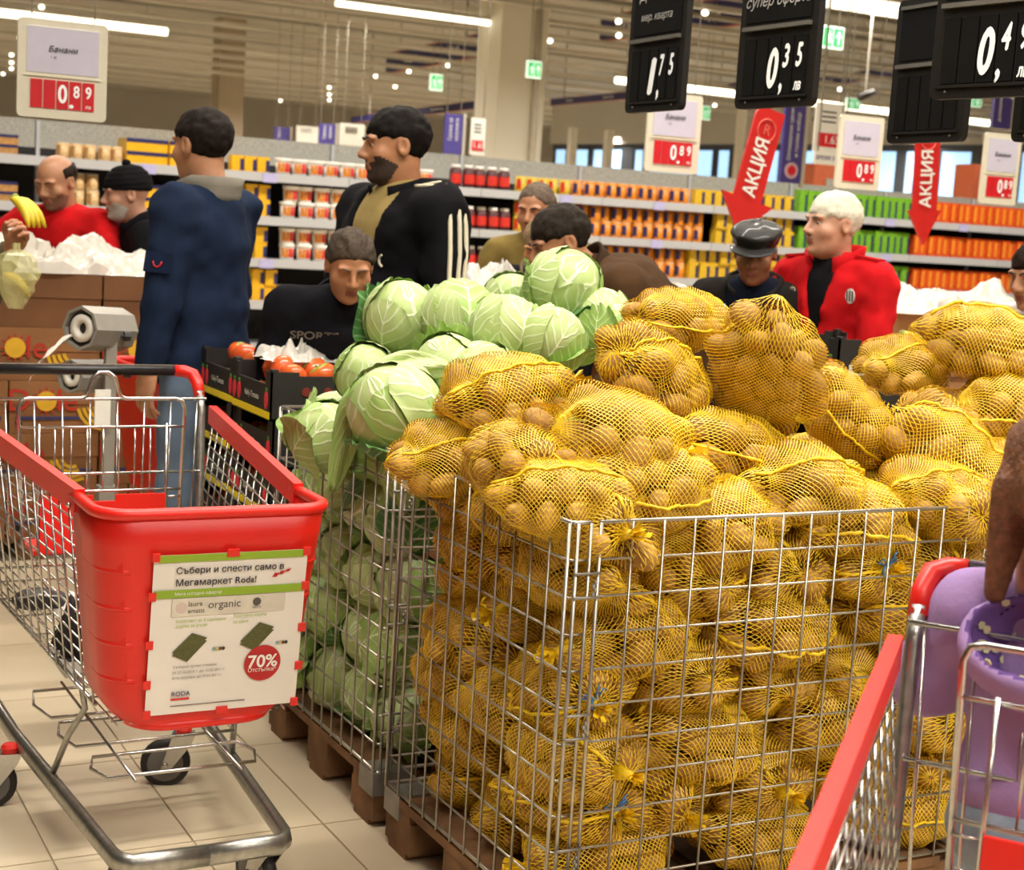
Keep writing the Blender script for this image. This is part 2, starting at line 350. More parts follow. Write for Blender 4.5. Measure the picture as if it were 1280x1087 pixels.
for x0, y0, x1, y1, hp, D, lab in ((690, 128, 800, 118, 8, 33, 'narrow navy frieze strip right of the white column'), (896, 113, 925, 108, 9, 33, 'short navy frieze strip left of the second black price board'), (1018, 104, 1114, 90, 11, 33, 'narrow navy frieze strip left of the empty black price board'), (440, 150, 604, 130, 8, 36, 'narrow navy frieze strip behind the man in the tracksuit')):
    frieze(x0, y0, x1, y1, hp, D, [('Качество', .25), ('Вашият избор', .7)], lab, .6)
def banner(x0, y0, x1, y1, D, words, label, seal=False, m=None):
    p = at_d((x0+x1)/2, (y0+y1)/2, D); s = D/FPX; w_, h_ = (x1-x0)*s*1.1, (y1-y0)*s
    t = thing('hanging_banner', label, 'banner', tuple(p), 0, 'purple hanging banners')
    MB().box((0, 0, 0), (w_, .03, h_)).obj('panel', m or M_purple, t)
    for k, s_ in enumerate(words): text(s_, w_*.26, np.array([-w_*.18+.36*w_*k, -.02, h_*.12]), (0, 0, 1), (-1, 0, 0), M_wtxt, t)
    if seal:
        q = MB(); q.lathe([(w_*.33, 0), (w_*.33, .008)], 18, (0, -.016, -h_*.34), rot('X', 90)); q.obj('seal', mat('seal_print', '#c9a9b8', .6), t)
        q = MB(); q.lathe([(w_*.2, 0), (w_*.2, .004)], 14, (0, -.024, -h_*.34), rot('X', 90)); q.obj('seal_centre', M_redp, t)
    q = MB(); q.box((w_*.62, 0, 0), (.035, .035, h_*1.1)); q.obj('pole', M_rail, t); wires(t, (-w_*.4, w_*.4), h_/2, 5.8-p[2])
banner(555, 143, 577, 192, 19, ['Грижа за', 'околната'], 'purple hanging banner left of the white column')
banner(399, 155, 418, 182, 24, ['Свежи', 'храни'], 'purple hanging banner just left of the tracksuit man')
banner(343, 159, 361, 176, 26, ['Месо'], 'small purple hanging banner near the navy-jacket man')
banner(976, 132, 1004, 228, 12.5, ['Оптимални цени', 'и голям избор'], 'tall purple banner with a round seal behind the tilted red arrow', True)
banner(1238, 122, 1265, 160, 13, ['доверие'], 'purple banner under the large black price board')
def card(x0, y0, x1, y1, D, label, red=True):
    p = at_d((x0+x1)/2, (y0+y1)/2, D); s = D/FPX; w_, h_ = (x1-x0)*s*1.1, (y1-y0)*s
    t = thing('price_card', label, 'price sign', tuple(p), 0, 'small far price cards')
    MB().box((0, 0, 0), (w_, .02, h_)).obj('panel', M_white, t)
    for k in range(3): MB().box((-w_*.05, -.012, h_*(.32-.1*k)), (w_*.5, .004, h_*.03)).obj('text_line', M_dtxt, t)
    if red:
        MB().box((0, -.012, -h_*.25), (w_*.8, .006, h_*.28)).obj('price_field', M_redp, t); text('1.65', h_*.24, np.array([w_*.08, -.018, -h_*.25]), U, Z3, M_wtxt, t)
    wires(t, (-w_*.35, w_*.35), h_/2, 5.8-p[2])
card(588, 148, 606, 193, 18.5, 'narrow white price card with a red price left of the white column')
cc = None
card(1016, 130, 1056, 190, 11.5, 'white price card with a red 1.65 price behind the middle banana price card')
card(425, 155, 455, 182, 24, 'plain white hanging card just left of the tracksuit man', False)
card(371, 158, 397, 178, 26, 'plain white hanging card near the navy-jacket man', False)
p = at_d(1035, 198, 11.4); s_ = 11.4/FPX
vr = MB().box((0, 0, 0), (44*s_, .02, 16*s_)).obj('slogan_card', M_white, None, tuple(p)); tag(vr, 'white slogan strip under the red 1.65 price card', 'sign')
wires(vr, (-.1, .1), 0, 5.8-p[2])
text('ВРЕМЕ Е ЗА', 7*s_, np.array([0, -.014, 0]), U, Z3, M_purple, vr)
# dark orange stands seen behind the right price signs
M_or = mat('orange_stand_laminate', '#a8502c', .6, var=.1)
for x0, x1, y0, lab in ((1008, 1052, 204, 'orange laminate display stand behind the middle price cards'), (1207, 1262, 205, 'orange laminate display stand at the right behind the shelf')):
    a = at_d(x0, y0, 22); b = at_d(x1, y0, 22); q = MB().box(((a[0]+b[0])/2, a[1], a[2]/2), (b[0]-a[0], .4, a[2])); o = q.obj('display_stand', M_or); tag(o, lab, 'stand')
    MB().box(((a[0]+b[0])/2+.1, a[1]-.21, a[2]*.5), ((b[0]-a[0])*.5, .02, a[2]*.85)).obj('grey_panel', mat('grey_laminate', '#8f8a80', .6), o)
# small ceiling cameras far right
for x, y, lab in ((1082, 118, 'small dark security camera right of the second black price board'), (627, 0, '')):
    if not lab: continue
    p = at_d(x, y, 20); q = MB(); q.smooth = True; q.tube([p+[-.1, 0, -.05], p+[.12, 0, .05]], .05, 8); o = q.obj('security_camera', mat('dark_camera_plastic', '#3a3530', .5)); tag(o, lab, 'camera')
    MB().box((p[0], p[1], (p[2]+5.8)/2), (.02, .02, 5.8-p[2])).obj('bracket', M_rail, o)
# ================================================================== shelving with goods
SV = 9.82                                       # front edge of the boards
M_board = mat('grey_shelf_board', '#b9b9bb', .4, var=.05, scale=3); M_back = mat('dark_shelf_back', '#1d1a18', .8); M_perf = mat('perforated_grey_panel', '#a8a69c', .6, var=.25, scale=90, det=0)
M_tag = mat('lilac_price_tag', '#b9b4de', .5, var=.15, scale=40)
board_me = MB().box((0, .23, -.012), (1.238, .46, .024)).mesh('shelf_board', M_board)
rail_me = MB().box((0, -.012, -.03), (1.238, .02, .072)).mesh('price_rail', M_board)
tag_me = MB().box((0, -.027, -.035), (.12, .006, .075)).mesh('price_tag', M_tag)
BZ = (1.81, 1.455, 1.108, .76, .4, .12)
ordn = ['first', 'second', 'third', 'fourth', 'fifth', 'sixth', 'seventh', 'eighth', 'ninth', 'tenth', 'eleventh']
for k in range(11):
    u0 = -.35+1.245*k
    t = thing('shelf_unit', 'tall grey grocery shelving bay, %s bay from the left along the back' % ordn[k], 'shelf', (u0+.6225, SV, 0), 0, 'grocery shelving bays')
    MB().box((0, .475, 1.0), (1.238, .03, 2.0)).obj('back_panel', M_back, t); MB().box((0, .47, 2.05), (1.238, .022, .12)).obj('top_panel', M_perf, t); MB().box((0, .47, 1.95), (1.238, .03, .12)).obj('top_panel', M_perf, t)
    MB().box((-.604, .47, 1.05), (.03, .05, 2.1)).obj('upright', M_board, t); MB().box((0, .24, .055), (1.238, .46, .11)).obj('plinth', M_board, t)
    for i, z in enumerate(BZ):
        b_ = link('shelf_board', board_me, t, (0, 0, z)); link('price_rail', rail_me, b_)
        if (k+i) % 2 == 0 or i == 0: link('price_tag', tag_me, b_, ((k*37 % 10-5)*.08, 0, 0))
M = {n: mat('goods_'+n, h, .4, var=v_, scale=s_) for n, h, v_, s_ in (('yellow', '#eab21c', .12, 20), ('brown', '#b98a52', .3, 30), ('navy', '#2a2a5c', .1, 20), ('cream', '#d8b27c', .35, 40), ('tubwhite', '#f3efe6', .03, 20), ('orange', '#e58a1e', .35, 35), ('darkjar', '#4a0f12', .2, 20), ('redlabel', '#d8352a', .3, 40), ('fruit', '#d8b52a', .55, 45), ('green', '#79b52c', .35, 30), ('boxorange', '#e0551c', .3, 30), ('lemon', '#e0b62e', .3, 40), ('ochre', '#c87a1e', .3, 30), ('lightgreen', '#b8d860', .2, 30), ('flame', '#f0902c', .2, 30), ('tin', '#c9c4b4', .1, 10))}
def g_box(w, d, h, body, lab, lx=(.15, .45), lz=(.15, .75)):
    q = MB(); q.box((0, d/2, h/2), (w, d, h)); q.k = 1; q.box((w*(sum(lx)/2-.5)+w*.0, -.001, h*sum(lz)/2), (w*(lx[1]-lx[0]), .004, h*(lz[1]-lz[0]))); return q.mesh('goods', [M[body], M[lab]])
def g_can(r, h, body, lab, top='tin', arc=(200, 245)):
    q = MB(); q.smooth = True; q.lathe([(r*.96, 0), (r, .006), (r, h-.006)], 12, (0, r, 0)); q.k = 1; q.smooth = False; q.lathe([(r*.97, h-.006), (r*.97, h), (r*.88, h)], 12, (0, r, 0)); q.k = 2
    a0, a1 = map(math.radians, arc); P = np.array([[((r+.0015)*math.cos(a), r+(r+.0015)*math.sin(a), z) for a in np.linspace(a0, a1, 4)] for z in (h*.18, h*.8)]); q.grid(P); return q.mesh('goods', [M[body], M[top], M[lab]])
def g_tub(r, h):
    q = MB(); q.smooth = True; q.lathe([(r*.85, 0), (r*.97, h-.025)], 12, (0, r, 0)); q.k = 0; q.lathe([(r*1.04, h-.028), (r*1.06, h-.006), (r*1.0, h)], 12, (0, r, 0))
    for k, arc in ((1, (210, 268)), (2, (270, 325))):
        q.k = k; P = np.array([[(rr*math.cos(math.radians(a)), r+rr*math.sin(math.radians(a)), z) for a in np.linspace(arc[0], arc[1], 4)] for z, rr in ((h*.15, r*.885), (h*.72, r*.96))]); q.grid(P)
    return q.mesh('goods', [M['tubwhite'], M['orange'], M['redlabel']])
def g_jar(r, h):
    q = MB(); q.smooth = True; q.lathe([(r*.93, 0), (r, .012), (r, h*.78), (r*.72, h*.86)], 12, (0, r, 0)); q.k = 1; q.lathe([(r*.76, h*.86), (r*.76, h)], 12, (0, r, 0)); q.k = 2
    P = np.array([[((r+.002)*math.cos(a), r+(r+.002)*math.sin(a), z) for a in np.linspace(math.radians(205), math.radians(335), 6)] for z in (h*.18, h*.6)]); q.grid(P); return q.mesh('goods', [M['darkjar'], M['tubwhite'], M['redlabel']])
K = {'flat': ('cake_box', g_box(.3, .3, .075, 'brown', 'navy', (0, 1), (.72, 1)), 'box'), 'flaty': ('biscuit_box', g_box(.33, .3, .1, 'yellow', 'navy', (0, 1), (.7, 1)), 'box'),
     'cream': ('food_tin', g_can(.05, .125, 'cream', 'brown'), 'can'), 'ybox': ('tea_box', g_box(.1, .09, .13, 'yellow', 'navy', (.7, 1), (.1, .8)), 'box'),
     'tub': ('spread_tub', g_tub(.068, .135), 'tub'), 'jar': ('preserve_jar', g_jar(.055, .2), 'jar'), 'fruit': ('fruit_tin', g_can(.052, .145, 'fruit', 'redlabel'), 'can'),
     'orange': ('peach_tin', g_can(.054, .148, 'orange', 'navy'), 'can'), 'lemon': ('corn_box', g_box(.105, .09, .15, 'lemon', 'navy', (.72, 1), (.1, .85)), 'box'),
     'green': ('juice_carton', g_box(.088, .1, .225, 'green', 'navy', (.74, 1), (.05, .8)), 'carton'), 'borange': ('nectar_carton', g_box(.095, .1, .215, 'boxorange', 'flame', (.1, .5), (.15, .9)), 'carton')}
desc = {'flat': 'flat brown navy-edged cake box', 'flaty': 'wide yellow navy-edged biscuit box', 'cream': 'cream and brown food tin', 'ybox': 'small yellow tea box with a navy corner', 'tub': 'white spread tub with an orange label', 'jar': 'dark red preserve jar with a white lid', 'fruit': 'yellow and red fruit tin', 'orange': 'orange peach tin with a navy stripe', 'lemon': 'lemon-yellow food box with a navy stripe', 'green': 'bright green juice carton', 'borange': 'orange juice carton with a pale flame band'}
pitch = {'flat': .31, 'flaty': .34, 'cream': .106, 'ybox': .112, 'tub': .145, 'jar': .118, 'fruit': .112, 'orange': .116, 'lemon': .118, 'green': .097, 'borange': .104}
hgt = {'flat': .075, 'flaty': .1, 'cream': .125, 'ybox': .13, 'tub': .135, 'jar': .2, 'fruit': .145, 'orange': .148, 'lemon': .15, 'green': .225, 'borange': .215}
bname = ['top', 'second', 'third', 'fourth']
rows = [(0, [(-30, 68, 'flat', 2), (70, 157, 'cream', 1), (158, 285, 'flaty', 2), (288, 345, 'ybox', 1), (346, 560, 'tub', 1), (566, 645, 'jar', 1), (648, 718, 'fruit', 1), (720, 868, 'orange', 1), (870, 1000, 'lemon', 1), (1003, 1160, 'green', 1), (1164, 1310, 'borange', 1)]),
        (1, [(-30, 58, 'flat', 2), (92, 142, 'cream', 2), (178, 262, 'flaty', 2), (308, 354, 'ybox', 2), (356, 560, 'tub', 2), (585, 645, 'jar', 1), (647, 700, 'fruit', 2), (702, 898, 'orange', 2), (900, 1003, 'lemon', 2), (1005, 1148, 'green', 1), (1150, 1310, 'borange', 1)]),
        (2, [(-30, 60, 'flat', 3), (180, 290, 'flaty', 2), (322, 354, 'ybox', 2), (356, 470, 'tub', 2), (590, 645, 'jar', 1), (647, 760, 'fruit', 2), (762, 868, 'orange', 2), (870, 1003, 'lemon', 2), (1006, 1150, 'green', 1), (1152, 1310, 'borange', 1)]),
        (3, [(320, 354, 'ybox', 2), (356, 470, 'tub', 1), (590, 645, 'jar', 1), (647, 870, 'orange', 1), (872, 1003, 'lemon', 2), (1006, 1150, 'green', 1), (1152, 1310, 'borange', 1)])]
for bi, segs in rows:
    for x0, x1, kind, nst in segs:
        ua, ub = at_v(x0, 250, SV)[0], at_v(x1, 250, SV)[0]; nm, me, cat = K[kind]; n = max(1, int((ub-ua)/pitch[kind]))
        for i in range(n):
            for s_ in range(nst):
                if bi == 3 and kind in ('ybox', 'tub') and i % 3 == 2: continue
                o = link(nm, me, None, (ua+(i+.5)*pitch[kind]+random.uniform(-.004, .004), SV+.02+random.uniform(0, .03), BZ[bi]+.0005+s_*hgt[kind]))
                if kind not in ('flat', 'flaty'): o.rotation_euler = (0, 0, random.uniform(-.12, .12))
                tag(o, '%s, %s from left%s, %s shelf board' % (desc[kind], ordinal(i+1), '' if nst == 1 else ', '+['bottom', 'upper', 'topmost'][s_]+' row', bname[bi]), cat, '%ss on the %s back shelf board' % (nm.replace('_', ' '), bname[bi]))
# ================================================================== pallets and wire cages
M_wood = mat('weathered_pallet_wood', '#7a5634', .8, var=.45, scale=9, bump=.4, bscale=40); M_zinc = mat('zinc_wire', '#b4aea2', .35, metal=.85, var=.15, scale=30); M_plate = mat('zinc_corner_plate', '#9d9890', .5, metal=.7, var=.25, scale=15, bump=.2)
CW, CD, CH, ZB = 1.2, .8, 11*.0743, .15
def make_pallet(label, loc):
    t = thing('euro_pallet', label, 'pallet', loc, 0, 'wooden pallets under the wire cages')
    for x in (.05, .6, 1.15):
        for y in (.072, .4, .728): MB().box((x, y, .061), (.1 if x != .6 else .145, .145, .078)).obj('block', M_wood, t)
    for y in (.072, .4, .728): MB().box((.6, y, .111), (1.2, .145 if y == .4 else .13, .022)).obj('stringer_board', M_wood, t)
    for i, y in enumerate(np.linspace(.06, 1.14, 8)): MB().box((y, .4, .133), (.1 if i % 2 else .125, .8, .022)).obj('deck_board', M_wood, t)
    for y in (.072, .4, .728): MB().box((.6, y, .011), (1.2, .1, .022)).obj('base_board', M_wood, t)
    return t
def make_cage(label, loc, cols_d=11):
    t = thing('wire_cage', label, 'cage', loc, 0, 'zinc wire pallet cages')
    ch = CH/11; r = .0027
    def panel(name, o, X, n, L, inset):
        o = np.array(o, float); X = np.array(X, float); p = thing_part(name, t)
        q = MB(); q.smooth = True
        q.tube([o+Z3*(ZB+CH), o+X*L+Z3*(ZB+CH)], .0046, 8); q.obj('top_rail', M_zinc, p)
        q = MB(); q.smooth = True; q.tube([o+Z3*(ZB+.006), o+X*L+Z3*(ZB+.006)], .0046, 8); q.obj('bottom_rail', M_zinc, p)
        for k in range(1, 11):
            q = MB(); q.smooth = True; q.tube([o+Z3*(ZB+ch*k), o+X*L+Z3*(ZB+ch*k)], r, 6); q.obj('cross_wire', M_zinc, p)
        for k in range(n+1):
            q = MB(); q.smooth = True; a = o+X*(L*k/n)+np.cross(X, Z3)*.005; q.tube([a+Z3*ZB, a+Z3*(ZB+CH)], .0042 if k in (0, n) else r, 6); q.obj('upright_wire', M_zinc, p)
    def thing_part(name, par):
        o = bpy.data.objects.new(name, None); COL.objects.link(o); o.parent = par; return o
    panel('side_panel', (0, CD, 0), (0, -1, 0), cols_d, CD, 0)
    panel('front_panel', (.0636, 0, 0), (1, 0, 0), 15, 15*.0737, 0)
    panel('side_panel', (CW, 0, 0), (0, 1, 0), cols_d, CD, 0)
    panel('back_panel', (CW, CD, 0), (-1, 0, 0), 16, CW, 0)
    # rounded corner returns with spring latches
    c = MB(); c.smooth = True
    for k in range(12):
        z = ZB+ch*k; rr = .0046 if k in (0, 11) else r
        c.tube([(0, .012, z), (.004, .004, z), (.012, 0, z), (.042, -.002, z)], rr, 6)
    c.tube([(.012, -.006, ZB), (.012, -.006, ZB+CH)], .0042, 6); c.tube([(.04, -.007, ZB), (.04, -.007, ZB+CH)], .0036, 6); c.obj('corner_return', M_zinc, t)
    for zf in (.82, .47, .13):
        z = ZB+CH*zf; l = MB(); l.smooth = True
        for dz in (0, .028+.02): l.tube([(.008, -.011, z+dz), (.064, -.012, z+dz)], .0032, 6)
        for k in range(4): l.ball((.051+.004*(k % 2), -.012, z+.006+.008*k), (.0045, .0045, .0055), 6, 4)
        l.obj('spring_latch', M_plate, t)
    for x, y in ((0, 0), (CW, 0), (CW, CD), (0, CD)):
        q = MB(); sx = -1 if x else 1; sy = -1 if y else 1
        q.box((x+sx*.045-.0, y+sy*.04, ZB-.002), (.1, .09, .006)); q.box((x-sx*.003, y+sy*.04, ZB-.03), (.006, .09, .06)); q.box((x+sx*.045, y-sy*.003, ZB-.03), (.1, .006, .06)); q.obj('corner_plate', M_plate, t)
    return t
CAGES = [('potato', (0, 0, 0)), ('cabbage', (0, .885, 0)), ('right', (1.27, .03, 0))]
make_pallet('weathered wooden pallet under the front potato cage', (0, 0, 0)); make_pallet('weathered wooden pallet under the cabbage cage', (0, .885, 0)); make_pallet('wooden pallet under the right-hand potato cage beside the girl', (1.27, .03, 0))
make_cage('large zinc wire cage full of potato sacks in the foreground', (0, 0, 0)); make_cage('zinc wire cage full of cabbages behind the red trolley', (0, .885, 0)); make_cage('zinc wire cage of potato sacks at the right edge', (1.27, .03, 0))
# ================================================================== netted potato sacks
def net_mat():
    m = mat('yellow_net_thread', '#ebc020', .4, var=.15, scale=30); return m
M_net = net_mat(); M_pot = mat('potato_skin', '#b98f44', .65, var=.35, scale=28, bump=.25, bscale=90, dark='#8c6226'); M_seam = mat('yellow_net_seam', '#f0c814', .55, var=.25, scale=120); M_tie = mat('blue_plastic_tie', '#4a86c8', .4)
pot_mes = []
for k in range(5):
    rg = np.random.default_rng(40+k); q = MB(); q.smooth = True; q.ball((0, 0, 0), 1., 12, 8); V = np.array(q.v)
    for _ in range(5): d = nrm(rg.normal(size=3)); V *= 1+.05*np.sin(V@d*2.2+rg.uniform(0, 6))[:, None]
    V /= np.linalg.norm(V, axis=1).max()*.97
    q.v = [tuple(x) for x in V]; pot_mes.append(q.mesh('potato', M_pot))
def make_sack(seed, a=.2, b=.135, c=.08, n=38, bend=0., rp=.037):
    """potatoes relaxed inside a pillow; the net is the stretched hull around them"""
    rg = np.random.default_rng(seed); P = rg.uniform(-1, 1, (n, 3))*[a*.75, b*.75, c*.6]
    S = np.c_[rg.uniform(.030, .042, n), rg.uniform(.025, .032, n), rg.uniform(.023, .029, n)]*rp/.033; rad = S.mean(1)
    ax = np.array([a, b, c])-rp*.9
    for it in range(160):
        D = P[:, None]-P[None]; L = np.linalg.norm(D, axis=2)+np.eye(n); ov = np.maximum(0, (rad[:, None]+rad[None])*1.0-L)*(1-np.eye(n))
        P = P+(D/L[..., None]*ov[..., None]).sum(1)*.3
        e = np.sqrt(((P/ax)**2).sum(1)); P = P/np.maximum(1, e)[:, None]**(.35)
        P[:, 2] -= .0004
    Rs = [np.array(Matrix.Rotation(rg.uniform(0, 6.28), 3, Vector(nrm(rg.normal(size=3))))) for _ in range(n)]
    if bend: P[:, 2] += -bend*(P[:, 0]/a)**2*.06
    nr, nc = 66, 58; aa = a*.5
    tt = np.linspace(-1, 1, nr+1); ph = np.arange(nc)*2*math.pi/nc
    base_r = b*.45
    xc = np.clip(tt*1.55, -1, 1)*aa; tilt = np.sign(tt)*np.clip((np.abs(tt)-.645)/.355, 0, 1)*math.pi/2*.97
    O = np.zeros((nr+1, nc, 3)); Dr = np.zeros_like(O)
    for i in range(nr+1):
        p2 = ph+(math.pi/nc if i % 2 else 0)
        O[i, :, 0] = xc[i]; O[i, :, 2] = -bend*(xc[i]/a)**2*.06; Dr[i, :, 0] = math.sin(tilt[i]); Dr[i, :, 1] = math.cos(tilt[i])*np.cos(p2); Dr[i, :, 2] = math.cos(tilt[i])*np.sin(p2)
    Rr = np.full((nr+1, nc), .02)
    for k in range(n):
        Mi = Rs[k]/S[k]                              # world->unit sphere: (x-P)@Rs/S
        o = ((O-P[k])@Rs[k])/S[k]; d = (Dr@Rs[k])/S[k]
        A = (d*d).sum(2); B = (o*d).sum(2); C = (o*o).sum(2)-1; disc = B*B-A*C
        t = np.where(disc > 0, (-B+np.sqrt(np.maximum(disc, 0)))/A, 0); Rr = np.maximum(Rr, t)
    def blur(x): y = (np.roll(x, 1, 1)+x+np.roll(x, -1, 1))/3; z = np.pad(y, ((1, 1), (0, 0)), 'edge'); return (z[:-2]+z[1:-1]+z[2:])/3
    R0 = Rr.copy()
    for _ in range(9): Rr = np.maximum(R0, blur(blur(Rr)))
    Rr = blur(Rr)+.004; Rr = np.maximum(Rr, R0+.003)
    N = O+Dr*Rr[..., None]
    # ribbons of the net
    V = []; F = []; hw = .0009
    segs = []
    for i in range(nr):
        j = np.arange(nc); A_ = N[i, j]; 
        j2 = j if i % 2 == 0 else (j+1) % nc; j1 = (j-1) % nc if i % 2 == 0 else j
        e_ = min(i, nr-1-i); st = 1 if e_ > 6 else (2 if e_ > 2 else 4)            # thin out where the strands gather at the ends
        for jj in (j1, j2): segs.append((A_[::st], N[i+1, jj][::st], Dr[i, j][::st]))
    A_ = np.concatenate([s[0] for s in segs]); B_ = np.concatenate([s[1] for s in segs]); D_ = np.concatenate([s[2] for s in segs])
    T = B_-A_; W = np.cross(T, D_); W = W/np.maximum(1e-9, np.linalg.norm(W, axis=1))[:, None]*hw
    V = np.stack([A_-W, A_+W, B_+W, B_-W], 1).reshape(-1, 3); F = np.arange(len(V)).reshape(-1, 4)
    net = npmesh('net', V, F, M_net, smooth=False)
    # bunched seam down one side and a gathered tuft at one end
    js = int(rg.integers(0, nc)); q = MB(); q.smooth = True
    js = {0: nc//4, 1: nc//2, 2: int(nc*.36)}[seed % 3]
    line = [N[i, js]+Dr[i, js]*.002+np.array([0, rg.normal()*.002, rg.normal()*.0012]) for i in range(4, nr-3, 2)]; q.tube(line, rg.uniform(.0022, .005, len(line)), 5)
    seam = q.mesh('seam', M_seam)
    q = MB(); e = np.array([N[nr, 0, 0]-.004, 0, N[nr, :, 2].mean()]); q.smooth = True
    q.tube([e+[-.02, 0, 0], e+[.004, 0, .0], e+[.016, .002, .002]], [.022, .011, .008], 8)
    for k in range(16):
        d = nrm([1.4, rg.normal()*.7, rg.normal()*.5+.1]); L = rg.uniform(.025, .055); sd = nrm(np.cross(d, rg.normal(size=3)))*.006
        s0 = e+[.014, 0, 0]; q.add([s0-sd*.4, s0+sd*.4, s0+d*L+sd, s0+d*L-sd], [(0, 1, 2, 3)])
    tuft = q.mesh('tuft', M_seam)
    q = MB(); q.smooth = True; q.tube([e+np.array([.012, .012*math.cos(x), .012*math.sin(x)]) for x in np.linspace(0, 6.28, 10)[:-1]], .0028, 5, closed=True)
    for k in (-1, 1): q.tube([e+[.012, .0, .012], e+[.02, k*.02, .03], e+[.012, k*.03, .022], e+[.013, 0, .013]], .0022, 5)
    q.tube([e+[.012, 0, .012], e+[.03, .012, .045]], .002, 5); tie = q.mesh('tie', M_tie)
    allp = MB(); allp.smooth = True; pots = []
    for k in range(n):
        Mx = Matrix.Translation(Vector(P[k])) @ Matrix(Rs[k].tolist()).to_4x4() @ Matrix.Diagonal((S[k][0], S[k][1], S[k][2], 1))
        pots.append((pot_mes[k % 5], Mx)); me = pot_mes[k % 5]; co = np.zeros(len(me.vertices)*3); me.vertices.foreach_get('co', co); co = co.reshape(-1, 3)*S[k]@Rs[k].T+P[k]
        allp.add(co, [tuple(p.vertices) for p in me.polygons])
    outer = sorted(range(n), key=lambda k: -((P[k]/ax)**2).sum())[:int(n*.8)]
    return dict(net=net, seam=seam, tuft=tuft, tie=tie, all=allp.mesh('potatoes', M_pot), pots=[pots[k] for k in outer])
SACKS = [make_sack(1), make_sack(2, .215, .13, .078, 39), make_sack(3, .19, .145, .085, 39), make_sack(4, .235, .125, .075, 38, 1.0), make_sack(5, .2, .14, .08, 38, .6), make_sack(6, .185, .15, .088, 41), make_sack(7, .215, .125, .085, 38, -.5)]
npot = [0]
def sack(vi, loc, yaw, pitch=0., roll=0., label='', group='', single=False, tie=False, sc=1.0):
    S = SACKS[vi % len(SACKS)]
    t = thing('potato_sack', label, 'potato sack', tuple(loc), 0, group); t.rotation_euler = (math.radians(roll), math.radians(pitch), math.radians(yaw)); t.scale = (sc, sc, sc)
    link('net', S['net'], t)['kind'] = 'stuff'
    link('seam', S['seam'], t); link('tuft', S['tuft'], t)
    if tie: link('tie', S['tie'], t)
    if single:
        for me, Mx in S['pots']: link('potato', me, t, M=Mx)
        npot[0] += len(S['pots'])
    else: link('potatoes', S['all'], t)['kind'] = 'stuff'
    return t
# heap above the rim: (px, py, depth v, variant, yaw, pitch, roll, label)
heap = [
 (628, 492, .60, 1, 8, -8, 8, 'long potato sack draped over the left rim below the cabbages', 1, 0, 1.02),
 (772, 545, .20, 3, -6, 8, 25, 'long potato sack with a seam lying across the left front of the heap', 1, 0, 1.08),
 (818, 468, .44, 2, 20, 20, 35, 'potato sack leaning at the left of the tallest upright sack', 1, 0, 1.0),
 (960, 462, .32, 5, 60, 62, 30, 'large bulging potato sack at the very top with a vertical seam', 1, 1, 1.0),
 (850, 398, .68, 0, 10, 0, 10, 'potato sack at the back top of the heap under the leather-cap man', 0, 1, .85),
 (1058, 520, .40, 6, -25, 42, 20, 'potato sack sliding down to the right of the tallest sack', 1, 0, .95),
 (1000, 602, .16, 4, 5, 4, 15, 'potato sack resting just above the rim in the middle of the front', 1, 0, 1.0),
 (1180, 565, .24, 2, -35, 38, 25, 'large tilted potato sack with a diagonal seam and top tuft at right', 1, 0, 1.12),
 (1165, 615, .12, 1, 8, 5, 10, 'potato sack on the rim below the large tilted sack', 1, 0, .9),
 (650, 575, .30, 0, 78, 4, 0, 'potato sack with its end facing out at the left corner of the heap', 0, 0, .95),
 (565, 570, .62, 4, 5, 0, 20, 'potato sack end poking over the left rim beside the cabbages', 0, 0, .9),
 (800, 607, .15, 6, -4, 3, 10, 'potato sack squeezed just under the long seam sack', 0, 0, 1.0),
 (905, 560, .30, 0, 15, 10, 5, 'potato sack in the shadow between the middle sacks of the heap', 0, 0, 1.0),
 (700, 620, .13, 1, -20, 0, 5, 'potato sack at the front left corner level with the rim', 0, 0, .9),
 (1235, 428, .62, 5, -28, 8, 15, 'fat potato sack on top of the right-hand cage', 1, 0, 1.12),
 (1262, 510, .50, 3, -20, 5, 10, 'potato sack below the fat sack at the right edge', 0, 0, 1.1),
 (1130, 455, .75, 4, 10, 0, 10, 'potato sack half hidden behind the yellow tuft at right', 0, 0, .9),
 (1255, 590, .30, 1, 20, 5, 0, 'potato sack low at the right edge behind the girl', 0, 0, 1.0),
]
for x, y, v, vi, yw, pt, rl, lab, single, tie, sc in heap:
    sack(vi, at_v(x, y, v), yw, pt, rl, lab, 'potato sacks heaped above the rim', bool(single), bool(tie), sc)
